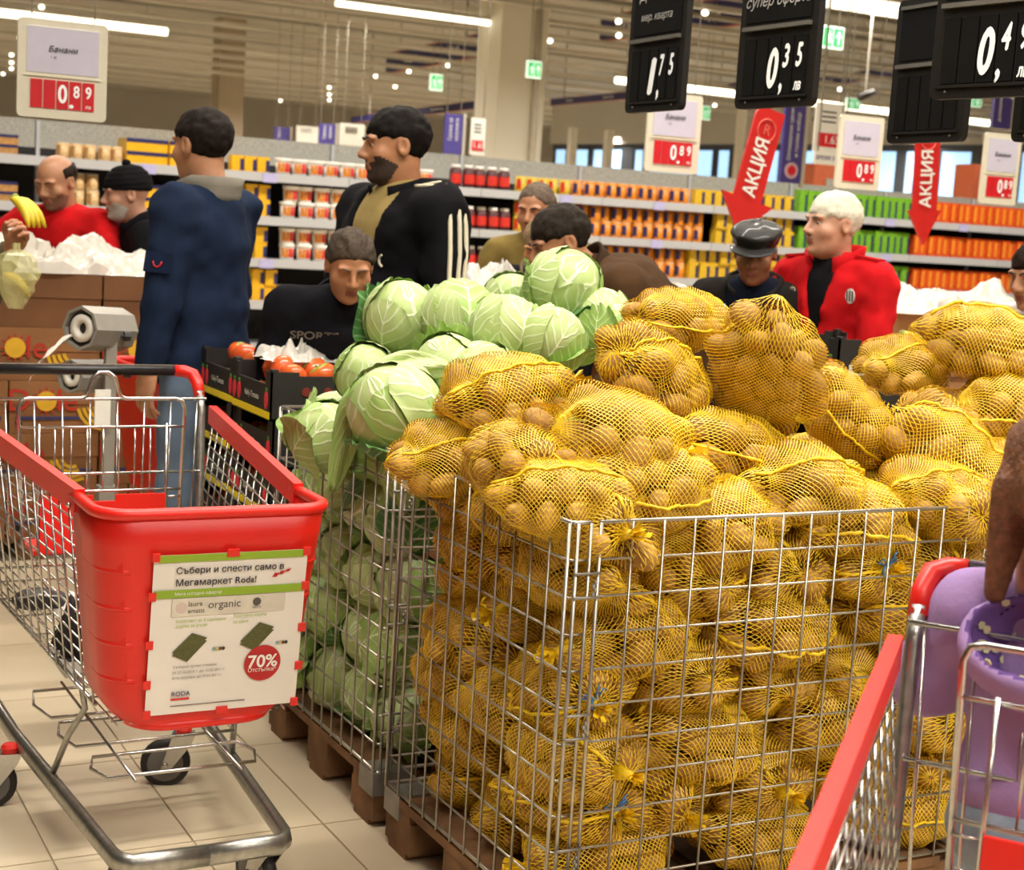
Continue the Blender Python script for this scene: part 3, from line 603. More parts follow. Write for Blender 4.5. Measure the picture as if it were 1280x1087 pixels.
# filling of the cage, layer by layer
lay = ['bottom', 'second lowest', 'third lowest', 'fourth lowest', 'fifth lowest', 'sixth lowest', 'uppermost']
for cx, cy, cname, NL in ((0, 0, 'front', 7), (1.27, .03, 'right', 6)):
    for L in range(NL):
        z = .15+.07+.119*L; spots = []
        if L % 2 == 0:
            for i, u in enumerate((.205, .6, .995) if L % 4 == 0 else (.13, .42, .79, 1.07)):
                for j, v in enumerate((.14, .4, .66)): spots.append((u, v, 90 if (L % 4 and i in (0, 3)) else 0))
        else:
            for i, u in enumerate((.145, .37, .6, .83, 1.055)):
                for j, v in enumerate((.2, .6)): spots.append((u, v, 90))
        for n_, (u, v, yw) in enumerate(spots):
            rg = random.Random(L*50+n_+int(cx*100))
            vis = v < .3 or (u < .3 and cx == 0) or L >= NL-2
            if cx and not (v < .3 or L >= NL-1): continue
            if not vis: continue
            us = sorted({s_[0] for s_ in spots}); vs_ = sorted({s_[1] for s_ in spots if abs(s_[0]-u) < .01})
            lab = 'potato sack, %s layer of the %s cage, %s from left along the front' % (lay[L], cname, ordinal(1+us.index(u))) if v < .3 else 'potato sack, %s layer of the %s cage, %s from front, %s column from left' % (lay[L], cname, ordinal(1+vs_.index(v)), ordinal(1+us.index(u)))
            sack(rg.randrange(7), (cx+u+rg.uniform(-.015, .015), cy+v+rg.uniform(-.012, .012), z+rg.uniform(-.01, .01)), yw+rg.choice((0, 180))+rg.uniform(-14, 14), rg.uniform(-9, 9), rg.uniform(-28, 28), lab, 'potato sacks stacked inside the %s cage' % cname, False, rg.random() < .3, rg.uniform(.98, 1.08))
# ================================================================== cabbages
def leaf_mat(name, base, vein, dark):
    m = bpy.data.materials.new(name); m.use_nodes = True; nt = m.node_tree; b = nt.nodes['Principled BSDF']; N = nt.nodes.new; Lk = nt.links.new
    uv = N('ShaderNodeUVMap'); sp = N('ShaderNodeSeparateXYZ'); Lk(uv.outputs['UV'], sp.inputs[0])
    def mth(op, a, b_=None, c_=None):
        n = N('ShaderNodeMath'); n.operation = op
        for i, x in enumerate((a, b_, c_)):
            if x is None: continue
            if isinstance(x, (int, float)): n.inputs[i].default_value = x
            else: Lk(x, n.inputs[i])
        return n.outputs[0]
    tc = N('ShaderNodeTexCoord'); nz = N('ShaderNodeTexNoise'); nz.inputs['Scale'].default_value = 14; nz.inputs['Detail'].default_value = 3; Lk(tc.outputs['Object'], nz.inputs['Vector'])
    ax = mth('ABSOLUTE', sp.outputs[0]); wob = mth('MULTIPLY', mth('SUBTRACT', nz.outputs['Fac'], .5), .22)
    t = mth('ADD', mth('SUBTRACT', sp.outputs[1], mth('MULTIPLY', ax, .42)), wob)
    sv = mth('POWER', mth('ABSOLUTE', mth('SINE', mth('MULTIPLY', t, 19.))), 20.)
    sv = mth('MULTIPLY', sv, mth('SUBTRACT', 1.0, mth('MULTIPLY', ax, .7)))
    mid = mth('SUBTRACT', 1.0, mth('DIVIDE', ax, mth('SUBTRACT', .085, mth('MULTIPLY', sp.outputs[1], .06)))); mid = mth('MAXIMUM', mid, 0.)
    vn = mth('MINIMUM', mth('ADD', mth('MULTIPLY', sv, .75), mid), 1.)
    n2 = N('ShaderNodeTexNoise'); n2.inputs['Scale'].default_value = 9; n2.inputs['Detail'].default_value = 5; Lk(tc.outputs['Object'], n2.inputs['Vector'])
    r = N('ShaderNodeValToRGB'); r.color_ramp.elements[0].position = .32; r.color_ramp.elements[1].position = .68; r.color_ramp.elements[0].color = col(dark); r.color_ramp.elements[1].color = col(base); Lk(n2.outputs['Fac'], r.inputs[0])
    mx = N('ShaderNodeMixRGB'); mx.inputs[2].default_value = col(vein); Lk(vn, mx.inputs[0]); Lk(r.outputs[0], mx.inputs[1]); Lk(mx.outputs[0], b.inputs['Base Color'])
    b.inputs['Roughness'].default_value = .42; b.inputs['Specular IOR Level'].default_value = .4
    bp = N('ShaderNodeBump'); bp.inputs['Strength'].default_value = .5; bp.inputs['Distance'].default_value = .004; Lk(mth('ADD', vn, mth('MULTIPLY', nz.outputs['Fac'], .8)), bp.inputs['Height']); Lk(bp.outputs[0], b.inputs['Normal'])
    return m
ML = [leaf_mat('pale_cabbage_leaf', '#bccc8c', '#e6edcc', '#a0b56c'), leaf_mat('fresh_cabbage_leaf', '#a4c06c', '#dce6b8', '#86a652'), leaf_mat('dark_cabbage_leaf', '#5f8f4e', '#b4cc92', '#3f6d3a')]
def cab_leaf(rg, R, az, reach, width, lift, m, curl=.0):
    """spherical patch growing from the stem (bottom) over the head, mid rib along azimuth az"""
    nu, nv = 13, 12; P = np.zeros((nv, nu, 3)); UV = np.zeros((nv, nu, 2)); ph1, ph2 = rg.uniform(0, 6, 2)
    for j in range(nv):
        t = j/(nv-1); th = .25+reach*t                         # polar angle from the bottom
        wdt = width*math.sin(math.pi*min(1, .18+.74*t))**.55
        for i in range(nu):
            s = -1+2*i/(nu-1); e = max(abs(s)**4, max(0, (t-.72)/.28)**2)
            rr = R*(1+.012*math.sin(5*s+ph1)*math.sin(4*t+ph2))+lift*e*(1+.5*math.sin(9*s+ph1+7*t))+.004*math.exp(-(s/.07)**2)*(1-t)
            th2 = th-.1*s*s*t; p = np.array([math.sin(th2), 0, -math.cos(th2)])
            a = s*wdt/max(.35, math.sin(max(.3, min(th2, 2.8))))**.6
            # swing about the axis through the patch centre for an even width
            q = np.array([p[0]*math.cos(a), p[0]*math.sin(a), p[2]]) if th2 < 1.7 else rot('X', 0) @ np.array([p[0], 0, p[2]])
            if th2 >= 1.7:
                side = np.array([0, 1, 0]); q = nrm(p*math.cos(s*wdt)+side*math.sin(s*wdt))
            else:
                side = np.array([0, 1, 0]); q = nrm(p*math.cos(s*wdt)+side*math.sin(s*wdt))
            q = rot('Z', math.degrees(az)) @ q; q[2] -= curl*t*t*abs(1)
            P[j, i] = q*rr; UV[j, i] = (s, t)
    b = MB(); b.smooth = True; b.grid(P, UV); return b.mesh('leaf', m)
def make_cabbage(seed, R=.1, loose=2, tone=0):
    rg = np.random.default_rng(seed); q = MB(); q.smooth = True; q.ball((0, 0, 0), R*.965, 16, 10); uv = [(.3*math.atan2(v[1], v[0]), (v[2]/R+1)/2+.001) for v in q.v]; q.uv = uv
    core = q.mesh('head', ML[0]); leaves = []; a0 = rg.uniform(0, 6.28)
    for k in range(5): leaves.append(cab_leaf(rg, R*(.985+.012*k), a0+k*2.4, rg.uniform(2.0, 2.45), rg.uniform(.85, 1.1), .004, ML[0 if rg.random() < .6 else 1]))
    for k in range(loose): leaves.append(cab_leaf(rg, R*(1.06+.02*k), a0+1+k*2.1, rg.uniform(1.3, 1.9), rg.uniform(.7, .95), rg.uniform(.015, .035), ML[1 if rg.random() < .5 else 2]))
    q = MB(); q.smooth = True; q.lathe([(.022, -.01), (.02, .012)], 10, (0, 0, -R)); stem = q.mesh('stem', mat('cabbage_stem', '#d5d6ac', .6))
    return dict(head=core, leaf=leaves, stem=stem)
CABS = [make_cabbage(s, .1, l) for s, l in ((3, 2), (5, 1), (8, 3), (13, 2), (21, 1), (34, 3))]
def cabbage(vi, loc, e, label, sc, group):
    S = CABS[vi % 6]; t = thing('cabbage', label, 'cabbage', tuple(loc), 0, group); t.rotation_euler = e; t.scale = (sc,)*3
    link('head', S['head'], t); link('stem', S['stem'], t)
    for me in S['leaf']: link('leaf', me, t)
top = [(503, 397, 1.34, 0, 1.06, 'pale cabbage at the upper left of the pile, in front of the old woman'), (573, 397, 1.22, 1, 1.02, 'yellow-green cabbage second from left at the pile top'), (633, 412, 1.08, 3, .98, 'round cabbage in the middle of the pile left of the potatoes'), (706, 357, 1.36, 2, 1.12, 'largest cabbage standing alone at the very top of the pile'), (690, 425, .99, 4, .92, 'pale cabbage just behind the long potato sack'), (494, 512, .99, 5, 1.2, 'big veined cabbage with torn leaves above the near cage corner'), (457, 468, 1.30, 1, .86, 'cabbage at the left below the upper-left one'), (408, 545, 1.22, 3, .92, 'cabbage just inside the left rim of its cage'), (752, 397, 1.28, 0, .9, 'cabbage with a dark leaf at the right end of the pile'), (560, 462, 1.05, 4, .95, 'cabbage in shadow between the upper cabbages and torn leaves'), (640, 380, 1.55, 5, .95, 'cabbage half hidden behind the middle cabbage'), (720, 400, 1.45, 1, .95, 'cabbage hidden low behind the largest one'), (600, 470, 1.0, 2, .95, 'cabbage against the potato sacks under the middle one'), (530, 450, 1.4, 3, .95, 'cabbage in the gap behind the torn leaves'), (660, 440, 1.2, 0, .95, 'cabbage tucked under the largest cabbage'), (770, 415, 1.1, 4, .8, 'small cabbage beside the back potato sack')]
for n_, (x, y, v, vi, sc, lab) in enumerate(top):
    rg = random.Random(n_*3+5); p = at_v(x, y, v); cabbage(vi, p, (rg.uniform(-.9, .9), rg.uniform(-.9, .9), rg.uniform(0, 6)), lab, sc, 'cabbages heaped above the rim')
n_ = 0
cl = ['near corner', 'second column', 'third column', 'far column']
for L in range(5):
    for j in range(4):
        for i in range(5):
            if not (i == 0 or (L == 4 and i < 5) or (j == 0 and i < 2)): continue
            rg = random.Random(900+n_); n_ += 1
            p = (.115+.205*i+rg.uniform(-.01, .015), .885+.115+.19*j+rg.uniform(-.012, .012)+(.04 if L % 2 and j < 3 else 0), .15+.1+.168*L+rg.uniform(-.01, .01))
            lab = 'cabbage in the %s layer of its cage, %s%s' % (lay[L], cl[j], ['', ', one row in', ', two rows in', ', three rows in', ', innermost row'][i])
            cabbage(rg.randrange(6), p, (rg.uniform(-1.4, 1.4), rg.uniform(-1.4, 1.4), rg.uniform(0, 6)), lab, rg.uniform(.9, 1.03), 'cabbages inside the wire cage')
# long torn leaves hanging over the cage rim
def ribbon_leaf(pts, wid, m, name, label):
    C = np.array([at_v(*p) for p in pts]); k = 26; tt = np.linspace(0, len(C)-1, k); Cc = np.array([[np.interp(t, range(len(C)), C[:, d]) for d in range(3)] for t in tt])
    for _ in range(3): Cc[1:-1] = (Cc[:-2]+2*Cc[1:-1]+Cc[2:])/4
    P = np.zeros((k, 9, 3)); UV = np.zeros((k, 9, 2))
    for i in range(k):
        T = nrm(Cc[min(i+1, k-1)]-Cc[max(0, i-1)]); S = nrm(np.cross(T, -CF)); Nn = np.cross(S, T); t = i/(k-1); wd = wid*math.sin(math.pi*min(.97, .12+.85*t))**.7
        for j in range(9): s = -1+j/4; P[i, j] = Cc[i]+S*s*wd+Nn*(-.35*wd*s*s+.008*math.sin(5*s+9*t)); UV[i, j] = (s, t)
    b = MB(); b.smooth = True; b.grid(P, UV); o = b.obj(name, m); mo = o.modifiers.new('thick', 'SOLIDIFY'); mo.thickness = .0015; return tag(o, label, 'leaf')
ribbon_leaf([(505, 455, .93), (468, 478, .9), (438, 520, .868), (424, 580, .862), (408, 618, .86)] if 0 else [(520, 452, 1.0), (470, 482, 1.02), (442, 510, 1.06), (428, 560, 1.1), (415, 615, 1.12)], .045, ML[1], 'cabbage_leaf', 'long limp green cabbage leaf hanging out over the cage rim')
ribbon_leaf([(560, 460, .96), (510, 455, .98), (470, 470, 1.02), (440, 505, 1.1)], .04, ML[0], 'cabbage_leaf', 'pale torn cabbage leaf lying over the big veined cabbage')
# ================================================================== tomato cartons
M_blk = mat('black_carton_print', '#211e1b', .6, var=.15); M_kraft = mat('kraft_inside', '#8a6a48', .85, var=.12); M_yel = mat('yellow_stripe_print', '#f2d61c', .5, var=.06); M_strw = mat('red_fruit_print', '#e0323c', .5, var=.12)
M_tom = mat('tomato_skin', '#e0512c', .22, var=.3, scale=16, dark='#d8702e', coat=.3); M_tomg = mat('tomato_green_top', '#a8a83a', .3, var=.3); M_calyx = mat('tomato_calyx', '#4c7a2a', .7)
CTW, CTD, CTH = .30, .375, .15
def make_carton(label, loc, print_side=True, rz=0., group='black tomato cartons'):
    t = thing('tomato_carton', label, 'carton', loc, rz, group); w_, d_, h_ = CTW, CTD, CTH; e = .006
    MB().box((w_/2, d_/2, e/2), (w_, d_, e)).obj('base', M_kraft, t)
    for s in (0, 1):      # end walls (tall, two hand holes each)
        y = e/2 if s == 0 else d_-e/2; q = MB(); q.prism([(0, 0), (w_, 0), (w_, h_), (w_*.8, h_), (w_*.8, h_-.012), (w_*.3, h_-.012), (w_*.3, h_), (0, h_)], e, (0, y, 0), U, Z3); en = q.obj('end_wall', M_blk, t)
        for hx in (.38, .62):
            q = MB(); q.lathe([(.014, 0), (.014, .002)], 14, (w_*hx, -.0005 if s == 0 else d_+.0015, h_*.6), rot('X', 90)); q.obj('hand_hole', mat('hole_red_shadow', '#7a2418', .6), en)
    for s in (0, 1):      # long walls: lower, printed
        x = e/2 if s == 0 else w_-e/2; q = MB(); q.prism([(0, 0), (d_, 0), (d_, h_), (d_*.86, h_), (d_*.86, h_*.72), (d_*.14, h_*.72), (d_*.14, h_), (0, h_)], e, (x, 0, 0), (0, 1, 0), Z3); sw = q.obj('side_wall', M_blk, t)
        xo = -.0015 if s == 0 else w_+.0015
        MB().box((xo, d_/2, h_*.1), (.003, d_*.98, h_*.14)).obj('yellow_stripe', M_yel, sw)
        for f in (.1, .82, .95):
            q = MB(); q.smooth = True; q.ball((xo, d_*f, h_*.4), (.003, .017, .03), 10, 6); q.obj('fruit_mark', M_strw, sw)
            q = MB(); q.ball((xo, d_*f, h_*.61), (.0028, .009, .008), 6, 4); q.obj('fruit_leaf_mark', M_calyx, sw)
        if s == 0: text('Kelly-Tomato', .026, np.array([-.003, d_*.46, h_*.42]), (0, -1, 0), Z3, M_wtxt, sw, sx=.95)
    for x, y in ((.012, .012), (w_-.012, .012), (.012, d_-.012), (w_-.012, d_-.012)):
        q = MB(); q.box((x, y, h_*.52), (.022, .022, h_*1.06)); q.obj('corner_post', M_blk, t)
    return t
def make_tomato(seed, r=.042):
    rg = np.random.default_rng(seed); q = MB(); q.smooth = True; n, mr = 16, 10; q.ball((0, 0, 0), 1., n, mr); V = np.array(q.v)
    a = np.arctan2(V[:, 1], V[:, 0]); V[:, :2] *= (1+.05*np.cos(5*a+rg.uniform(0, 6))*(1-V[:, 2]**2))[:, None]; V[:, 2] *= .8; rr = np.hypot(V[:, 0], V[:, 1]); V[:, 2] -= .22*np.exp(-(rr/.3)**2)*(V[:, 2] > 0)
    q.v = [tuple(x) for x in V*r]; q.m = [1 if np.mean([V[i][2] for i in f]) > .52 and seed % 2 == 0 else 0 for f in q.f]
    me = q.mesh('tomato', [M_tom, M_tomg]); b = MB()
    for k in range(5):
        a = k*1.256; b.add([(0, 0, .6*r), (.35*r*math.cos(a-.2), .35*r*math.sin(a-.2), .66*r), (.7*r*math.cos(a), .7*r*math.sin(a), .72*r), (.35*r*math.cos(a+.2), .35*r*math.sin(a+.2), .66*r)], [(0, 1, 2, 3)])
    b.tube([(0, 0, .55*r), (0, .1*r, .85*r)], .08*r, 5); return me, b.mesh('calyx', M_calyx)
TOMS = [make_tomato(k) for k in range(4)]
def tomato(loc, k, label, sc=1.0, rgs=0):
    o = link('tomato', TOMS[k % 4][0], None, tuple(loc)); link('calyx', TOMS[k % 4][1], o); rg = random.Random(rgs); o.rotation_euler = (rg.uniform(-1.2, 1.2), rg.uniform(-1.2, 1.2), rg.uniform(0, 6)); o.scale = (sc,)*3
    tag(o, label, 'tomato', 'tomatoes in the black cartons')
TZ = 1.037-CTH; u0, v0 = .062, 1.95
MB_p = make_pallet
pl = thing('euro_pallet', 'low wooden pallet under the stacked tomato cartons', 'pallet', (.03, 1.9, 0), 0)
for i in range(5): MB().box((.2, .1+.17*i, .115), (.42, .1, .02)).obj('deck_board', M_wood, pl)
for x in (.06, .34):
    for y in (.08, .43, .78): MB().box((x, y, .0525), (.1, .1, .105)).obj('block', M_wood, pl)
nlev = int((TZ-.125)/CTH)+1
for c_i, (cu, cv, nm) in enumerate(((u0, v0, 'near stack'), (u0, v0+CTD+.006, 'far stack'))):
    for L in range(nlev):
        z = TZ-L*(CTH+.001); make_carton('black tomato carton, %s from top of the %s behind the cabbages' % (ordinal(L+1), nm), (cu+.006*((L*5+c_i) % 3-1), cv, z))
        rg = random.Random(c_i*31+L)
        cells = [(.07, .07), (.15, .06), (.235, .075), (.065, .155), (.15, .15), (.235, .16), (.07, .24), (.155, .235), (.235, .245), (.065, .315), (.15, .315), (.235, .31)]
        if L == 0:
            for n_, (x, y) in enumerate(cells): tomato((cu+x, cv+y, z+.045+rg.uniform(0, .008)), n_+c_i, 'lower tomato in the top carton of the %s, %s from its front' % (nm, ordinal(n_+1)), rg.uniform(.95, 1.08), n_+c_i*20)
            for n_, (x, y) in enumerate([(.1, .1), (.2, .105), (.1, .2), (.205, .2), (.11, .285), (.2, .29)]): tomato((cu+x, cv+y, z+.125+rg.uniform(0, .015)), n_+c_i+1, 'tomato heaped on the top carton of the %s, %s from its front' % (nm, ordinal(n_+1)), rg.uniform(1.0, 1.15), n_+c_i*20+50)
        elif L < 4 and cu == u0:
            for n_, (x, y) in enumerate(cells[::3]): tomato((cu+x, cv+y, z+.07), n_, 'dark tomato in the %s carton down the %s, %s from its front' % (ordinal(L+1), nm, ordinal(n_+1)), 1.0, n_+L*9)
# black carton with a white label further right
c2 = at_v(1050, 424, 1.4); CZ2 = c2[2]-CTH; nlc = int((CZ2-.05)/(CTH+.001)); hb = CZ2-nlc*(CTH+.001); cc_ = make_carton('black tomato carton with a white label below the red-jacket man', (c2[0], 1.4, CZ2), rz=0)
CT2 = c2
for dx, w_ in ((.09, .09), (.22, .045)): MB().box((dx, -.004, .05 if w_ > .06 else .065), (w_, .003, .035 if w_ > .06 else .06)).obj('paper_label', M_white, cc_)
MB().box((.15, .19, -.45), (.34, .4, .88)).obj('x', M_kraft) if 0 else None
for L in range(nlc): make_carton('black carton supporting the white-labelled carton, %s from its top' % ordinal(L+2), (c2[0]+.004*(L % 2), 1.4, CZ2-(L+1)*(CTH+.001)))
q = MB().box((c2[0]+.15, 1.59, hb/2-.002), (.34, .42, hb-.006)).obj('pallet_board', M_wood); tag(q, 'short wooden base under the white-labelled carton stack', 'pallet'); MB().box((c2[0]+.15, 1.59, hb-.003), (.36, .4, .003)).obj('deck_sheet', M_kraft, q)
for n_, (x, y) in enumerate([(.08, .1), (.18, .1), (.08, .22), (.2, .22)]): tomato((c2[0]+x, 1.4+y, CZ2+.06), n_, 'tomato inside the white-labelled carton, %s from its front' % ordinal(n_+1), 1., n_+77)
# ================================================================== banana cartons
M_card = mat('brown_cardboard', '#9a6a40', .85, var=.14, scale=6, bump=.1); M_carddk = mat('dark_cardboard', '#7d5433', .85, var=.15, scale=6); M_ban = mat('banana_yellow', '#e3c62c', .45, var=.18, scale=14); M_bang = mat('banana_green_tip', '#8a9a34', .5)
M_dole = mat('red_carton_print', '#c2331f', .6, var=.1); M_sun = mat('yellow_sun_print', '#e8b52a', .6); M_blue = mat('blue_carton_print', '#35386a', .6)
def banana_fingers(q, n, r=.016, L=.17, spread=.16):
    for k in range(n):
        a = (k-(n-1)/2)*spread; P = []
        for i in range(8):
            t = i/7; b = -.2+1.3*t; P.append((L*.62*math.sin(b)+.01*abs(a)*t, a*L*(.25+t*.8), -L*.75*(1-math.cos(b))-L*.2*t))
        q.tube(P, [r*.35, r*.75, r, r*1.03, r, r*.9, r*.6, r*.3], 7)
def make_bbox(label, loc, logo=True, w=.5, d=.4, h=.222, m=None, group='stacked brown banana cartons'):
    t = thing('banana_carton', label, 'carton', loc, 0, group)
    MB().box((w/2, d/2, h/2), (w-.006, d-.006, h-.003)).obj('body', m or M_card, t)
    MB().box((w/2, -.0, h*.78), (w-.002, .006, h*.44)).obj('lid_flap', m or M_card, t)
    if logo:
        o = np.array([w*.3, -.006, h*.62]); text('D', .13, o+[-.11, 0, 0], U, Z3, M_dole, t, bold=.004); text('le', .13, o+[.085, 0, 0], U, Z3, M_dole, t, bold=.004)
        q = MB(); q.lathe([(.042, 0), (.042, .002)], 18, o, rot('X', 90)); q.obj('sun_mark', M_sun, t)
        q = MB()
        for k in range(12): a = k*math.pi/6; q.prism([(.04*math.cos(a-.16), .04*math.sin(a-.16)), (.062*math.cos(a), .062*math.sin(a)), (.04*math.cos(a+.16), .04*math.sin(a+.16))], .002, o, U, Z3)
        q.obj('sun_rays', M_dole, t)
        MB().box((w/2, -.0045, h*.3), (w*.9, .003, .012)).obj('blue_stripe', M_blue, t)
        q = MB()
        for k in range(4): q.prism([(math.cos(a)*(.05+.022*k)+.0, math.sin(a)*(.05+.02*k)) for a in np.linspace(3.3, 5.2, 7)]+[(math.cos(a)*(.036+.022*k), math.sin(a)*(.036+.02*k)) for a in np.linspace(5.2, 3.3, 7)], .003, (w*.78, -.005, h*.55), U, Z3)
        q.obj('banana_print', M_sun, t)
        q = MB(); q.lathe([(.014, 0), (.014, .002)], 12, (w*.08, -.004, h*.2), rot('X', 90)); q.obj('vent_hole', M_back, t)
    return t
BV = 4.02; Lz = 1.205
dbl = ['topmost', 'second', 'third', 'fourth', 'lowest']
for L in range(5):
    for i in range(3):
        uu = -.99+.505*i+(.13 if L in (2, 4) else 0)
        make_bbox('brown banana carton, %s of its stack, %s stack from the left' % (dbl[L], ordinal(i+1)), (uu, BV+.004*(i % 2), Lz-.222*(L+1)), L > 0, m=M_carddk if L == 0 else M_card)
pb = thing('euro_pallet', 'wooden pallet under the banana cartons on the left', 'pallet', (-1.0, BV, 0))
for i in range(6): MB().box((.75, .04+.07*i, .085), (1.65, .05, .02)).obj('deck_board', M_wood, pb)
for x in (.1, .75, 1.45):
    for y in (.05, .35): MB().box((x, y, .0375), (.12, .09, .075)).obj('block', M_wood, pb)
# right-hand banana display: cartons with plastic film behind the sacks
def carton_run(x0, x1, ytop, D, hgt_, label, n=1):
    a = at_d(x0, ytop, D); b = at_v(x1, ytop, a[1]); w_ = (b[0]-a[0])/n
    for i in range(n):
        nl = max(1, round(a[2]/.222)); hh = a[2]/nl
        for L in range(nl): make_bbox('%s, %s from the top, %s from the left' % (label, ordinal(L+1), ordinal(i+1)), (a[0]+w_*i, a[1], a[2]-hh*(L+1)), False, w=w_, h=hh, group=label)
    return a, b
RA, RB = carton_run(1118, 1262, 392, 6.2, .22, 'brown carton in the right banana display', 2)
MA, MB_ = carton_run(594, 668, 362, 5.9, .22, 'brown carton under film near the brown-coat man')
QA, QB = carton_run(782, 905, 368, 6.4, .22, 'brown carton by the leather-cap man', 2)
# crumpled plastic film and bags
def film_mat(name, hexc, a):
    m = mat(name, hexc, .22, var=.06, spec=.7); b = m.node_tree.nodes['Principled BSDF']; b.inputs['Alpha'].default_value = a; return m
M_film = film_mat('clear_white_film', '#ddd6ca', .8); M_bag = film_mat('thin_white_bag', '#e4dfd6', .82)
def crumple(name, label, cat, c, size, seed, m, amp=.35, peak=(), flat=.28, kind=None):
    """thin sheet with sharp creases: ridged sums of folded waves"""
    rg = np.random.default_rng(seed); nx, ny = 64, 48; X_, Y_ = np.meshgrid(np.linspace(-1, 1, nx), np.linspace(-1, 1, ny)); asp = size[0]/size[1]
    f = np.zeros_like(X_); wx = X_+.12*np.sin(3*Y_+seed); wy = Y_+.12*np.sin(4*X_+seed*2)
    for o_ in range(5):
        for _ in range(5):
            a = rg.uniform(0, math.pi); k = 2.2*1.75**o_; ph = rg.uniform(0, 6.28); f += (.52**o_)*(1-np.abs(np.sin(k*(wx*asp**.5*math.cos(a)+wy*math.sin(a))+ph+.7*np.sin(2.3*wx*wy*k**.5+ph)))*2)
    f /= 5.2; r2 = np.clip(np.abs(X_)**3+np.abs(Y_)**3, 0, 1); env = (1-r2)**flat; Zh = env*(1-amp)+amp*f*env**.5
    for px_, py_, pw, ph_ in peak: rr = np.hypot(X_-px_, Y_-py_); an = np.arctan2(Y_-py_, X_-px_); Zh += ph_*np.exp(-rr/pw)*(1+.35*np.sin(7*an+seed)+.2*np.sin(13*an))*.8
    P = np.stack([X_*size[0]/2*(1+.07*np.sin(7*Y_+seed)+.03*np.sin(19*Y_)), Y_*size[1]/2*(1+.07*np.sin(6*X_+seed)+.03*np.sin(17*X_)), np.maximum(Zh, 0)*size[2]], -1)
    b = MB(); b.smooth = False; b.grid(P); o = b.obj(name, m, None, tuple(c)); tag(o, label, cat); return o
crumple('plastic_film', 'white crumpled plastic film lying over the left banana cartons', 'film', (-.02, BV+.22, Lz+.004), (1.15, .46, .27), 4, M_film, .5, ((-.3, -.1, .2, .35),))
crumple('plastic_film', 'sheer bunched plastic film at the left end of the banana cartons', 'film', (-.5, BV+.12, Lz+.004), (.42, .3, .24), 9, M_film, .5, ((.4, 0, .2, .5),))
crumple('plastic_film', 'white plastic film over the right-hand banana cartons', 'film', ((RA[0]+RB[0])/2+.1, RA[1]+.2, RA[2]+.004), (RB[0]-RA[0]+.2, .5, .24), 12, M_film, .5)
crumple('plastic_film', 'white crumpled film heap left of the largest cabbage', 'film', ((MA[0]+MB_[0])/2, MA[1]+.14, MA[2]+.004), (.27, .34, .17), 15, M_bag, .55, ((.2, -.2, .4, .4),))
crumple('plastic_film', 'thin plastic film over the carton below the leather-cap man', 'film', ((QA[0]+QB[0])/2, QA[1]+.16, QA[2]+.004), (.42, .34, .12), 19, M_film, .5, ((.4, 0, .3, .3),))
tb = (u0+.2, v0+.27, TZ+CTH+.015)
crumple('plastic_bag', 'thin white plastic bag crumpled on top of the tomatoes', 'plastic bag', tb, (.3, .2, .1), 23, M_bag, .6, ((-.05, .1, .14, 1.0), (-.6, .2, .25, .3)))
# bananas in the right display
for n_, (x, y, D) in enumerate(((1132, 425, 6.05), (1150, 440, 5.9), (1122, 432, 6.1))):
    q = MB(); q.smooth = True; banana_fingers(q, 5); p = at_d(x, y, D); o = q.obj('banana_bunch', M_ban, None, tuple(p+[0, 0, .03]), (0, 0, 1.2*n_)); tag(o, 'yellow banana bunch below the right-hand film, %s from left' % ordinal((2, 3, 1)[n_]), 'bananas', 'bananas in the right display')
    MB().ball((-.02, 0, -.01), (.012, .02, .02), 8, 5).obj('stem', M_bang, o)
s_ = MB(); s_.box((at_d(1135, 440, 6.0)[0], at_d(1135, 440, 6.0)[1], at_d(1135, 440, 6.0)[2]/2-.04), (.4, .25, at_d(1135, 440, 6.0)[2]-.08)); o = s_.obj('display_plinth', M_card); tag(o, 'low cardboard plinth holding the loose bananas at right', 'stand'); MB().box((at_d(1135, 440, 6.0)[0], at_d(1135, 440, 6.0)[1], at_d(1135, 440, 6.0)[2]-.075), (.42, .27, .012)).obj('tray_rim', M_carddk, o)
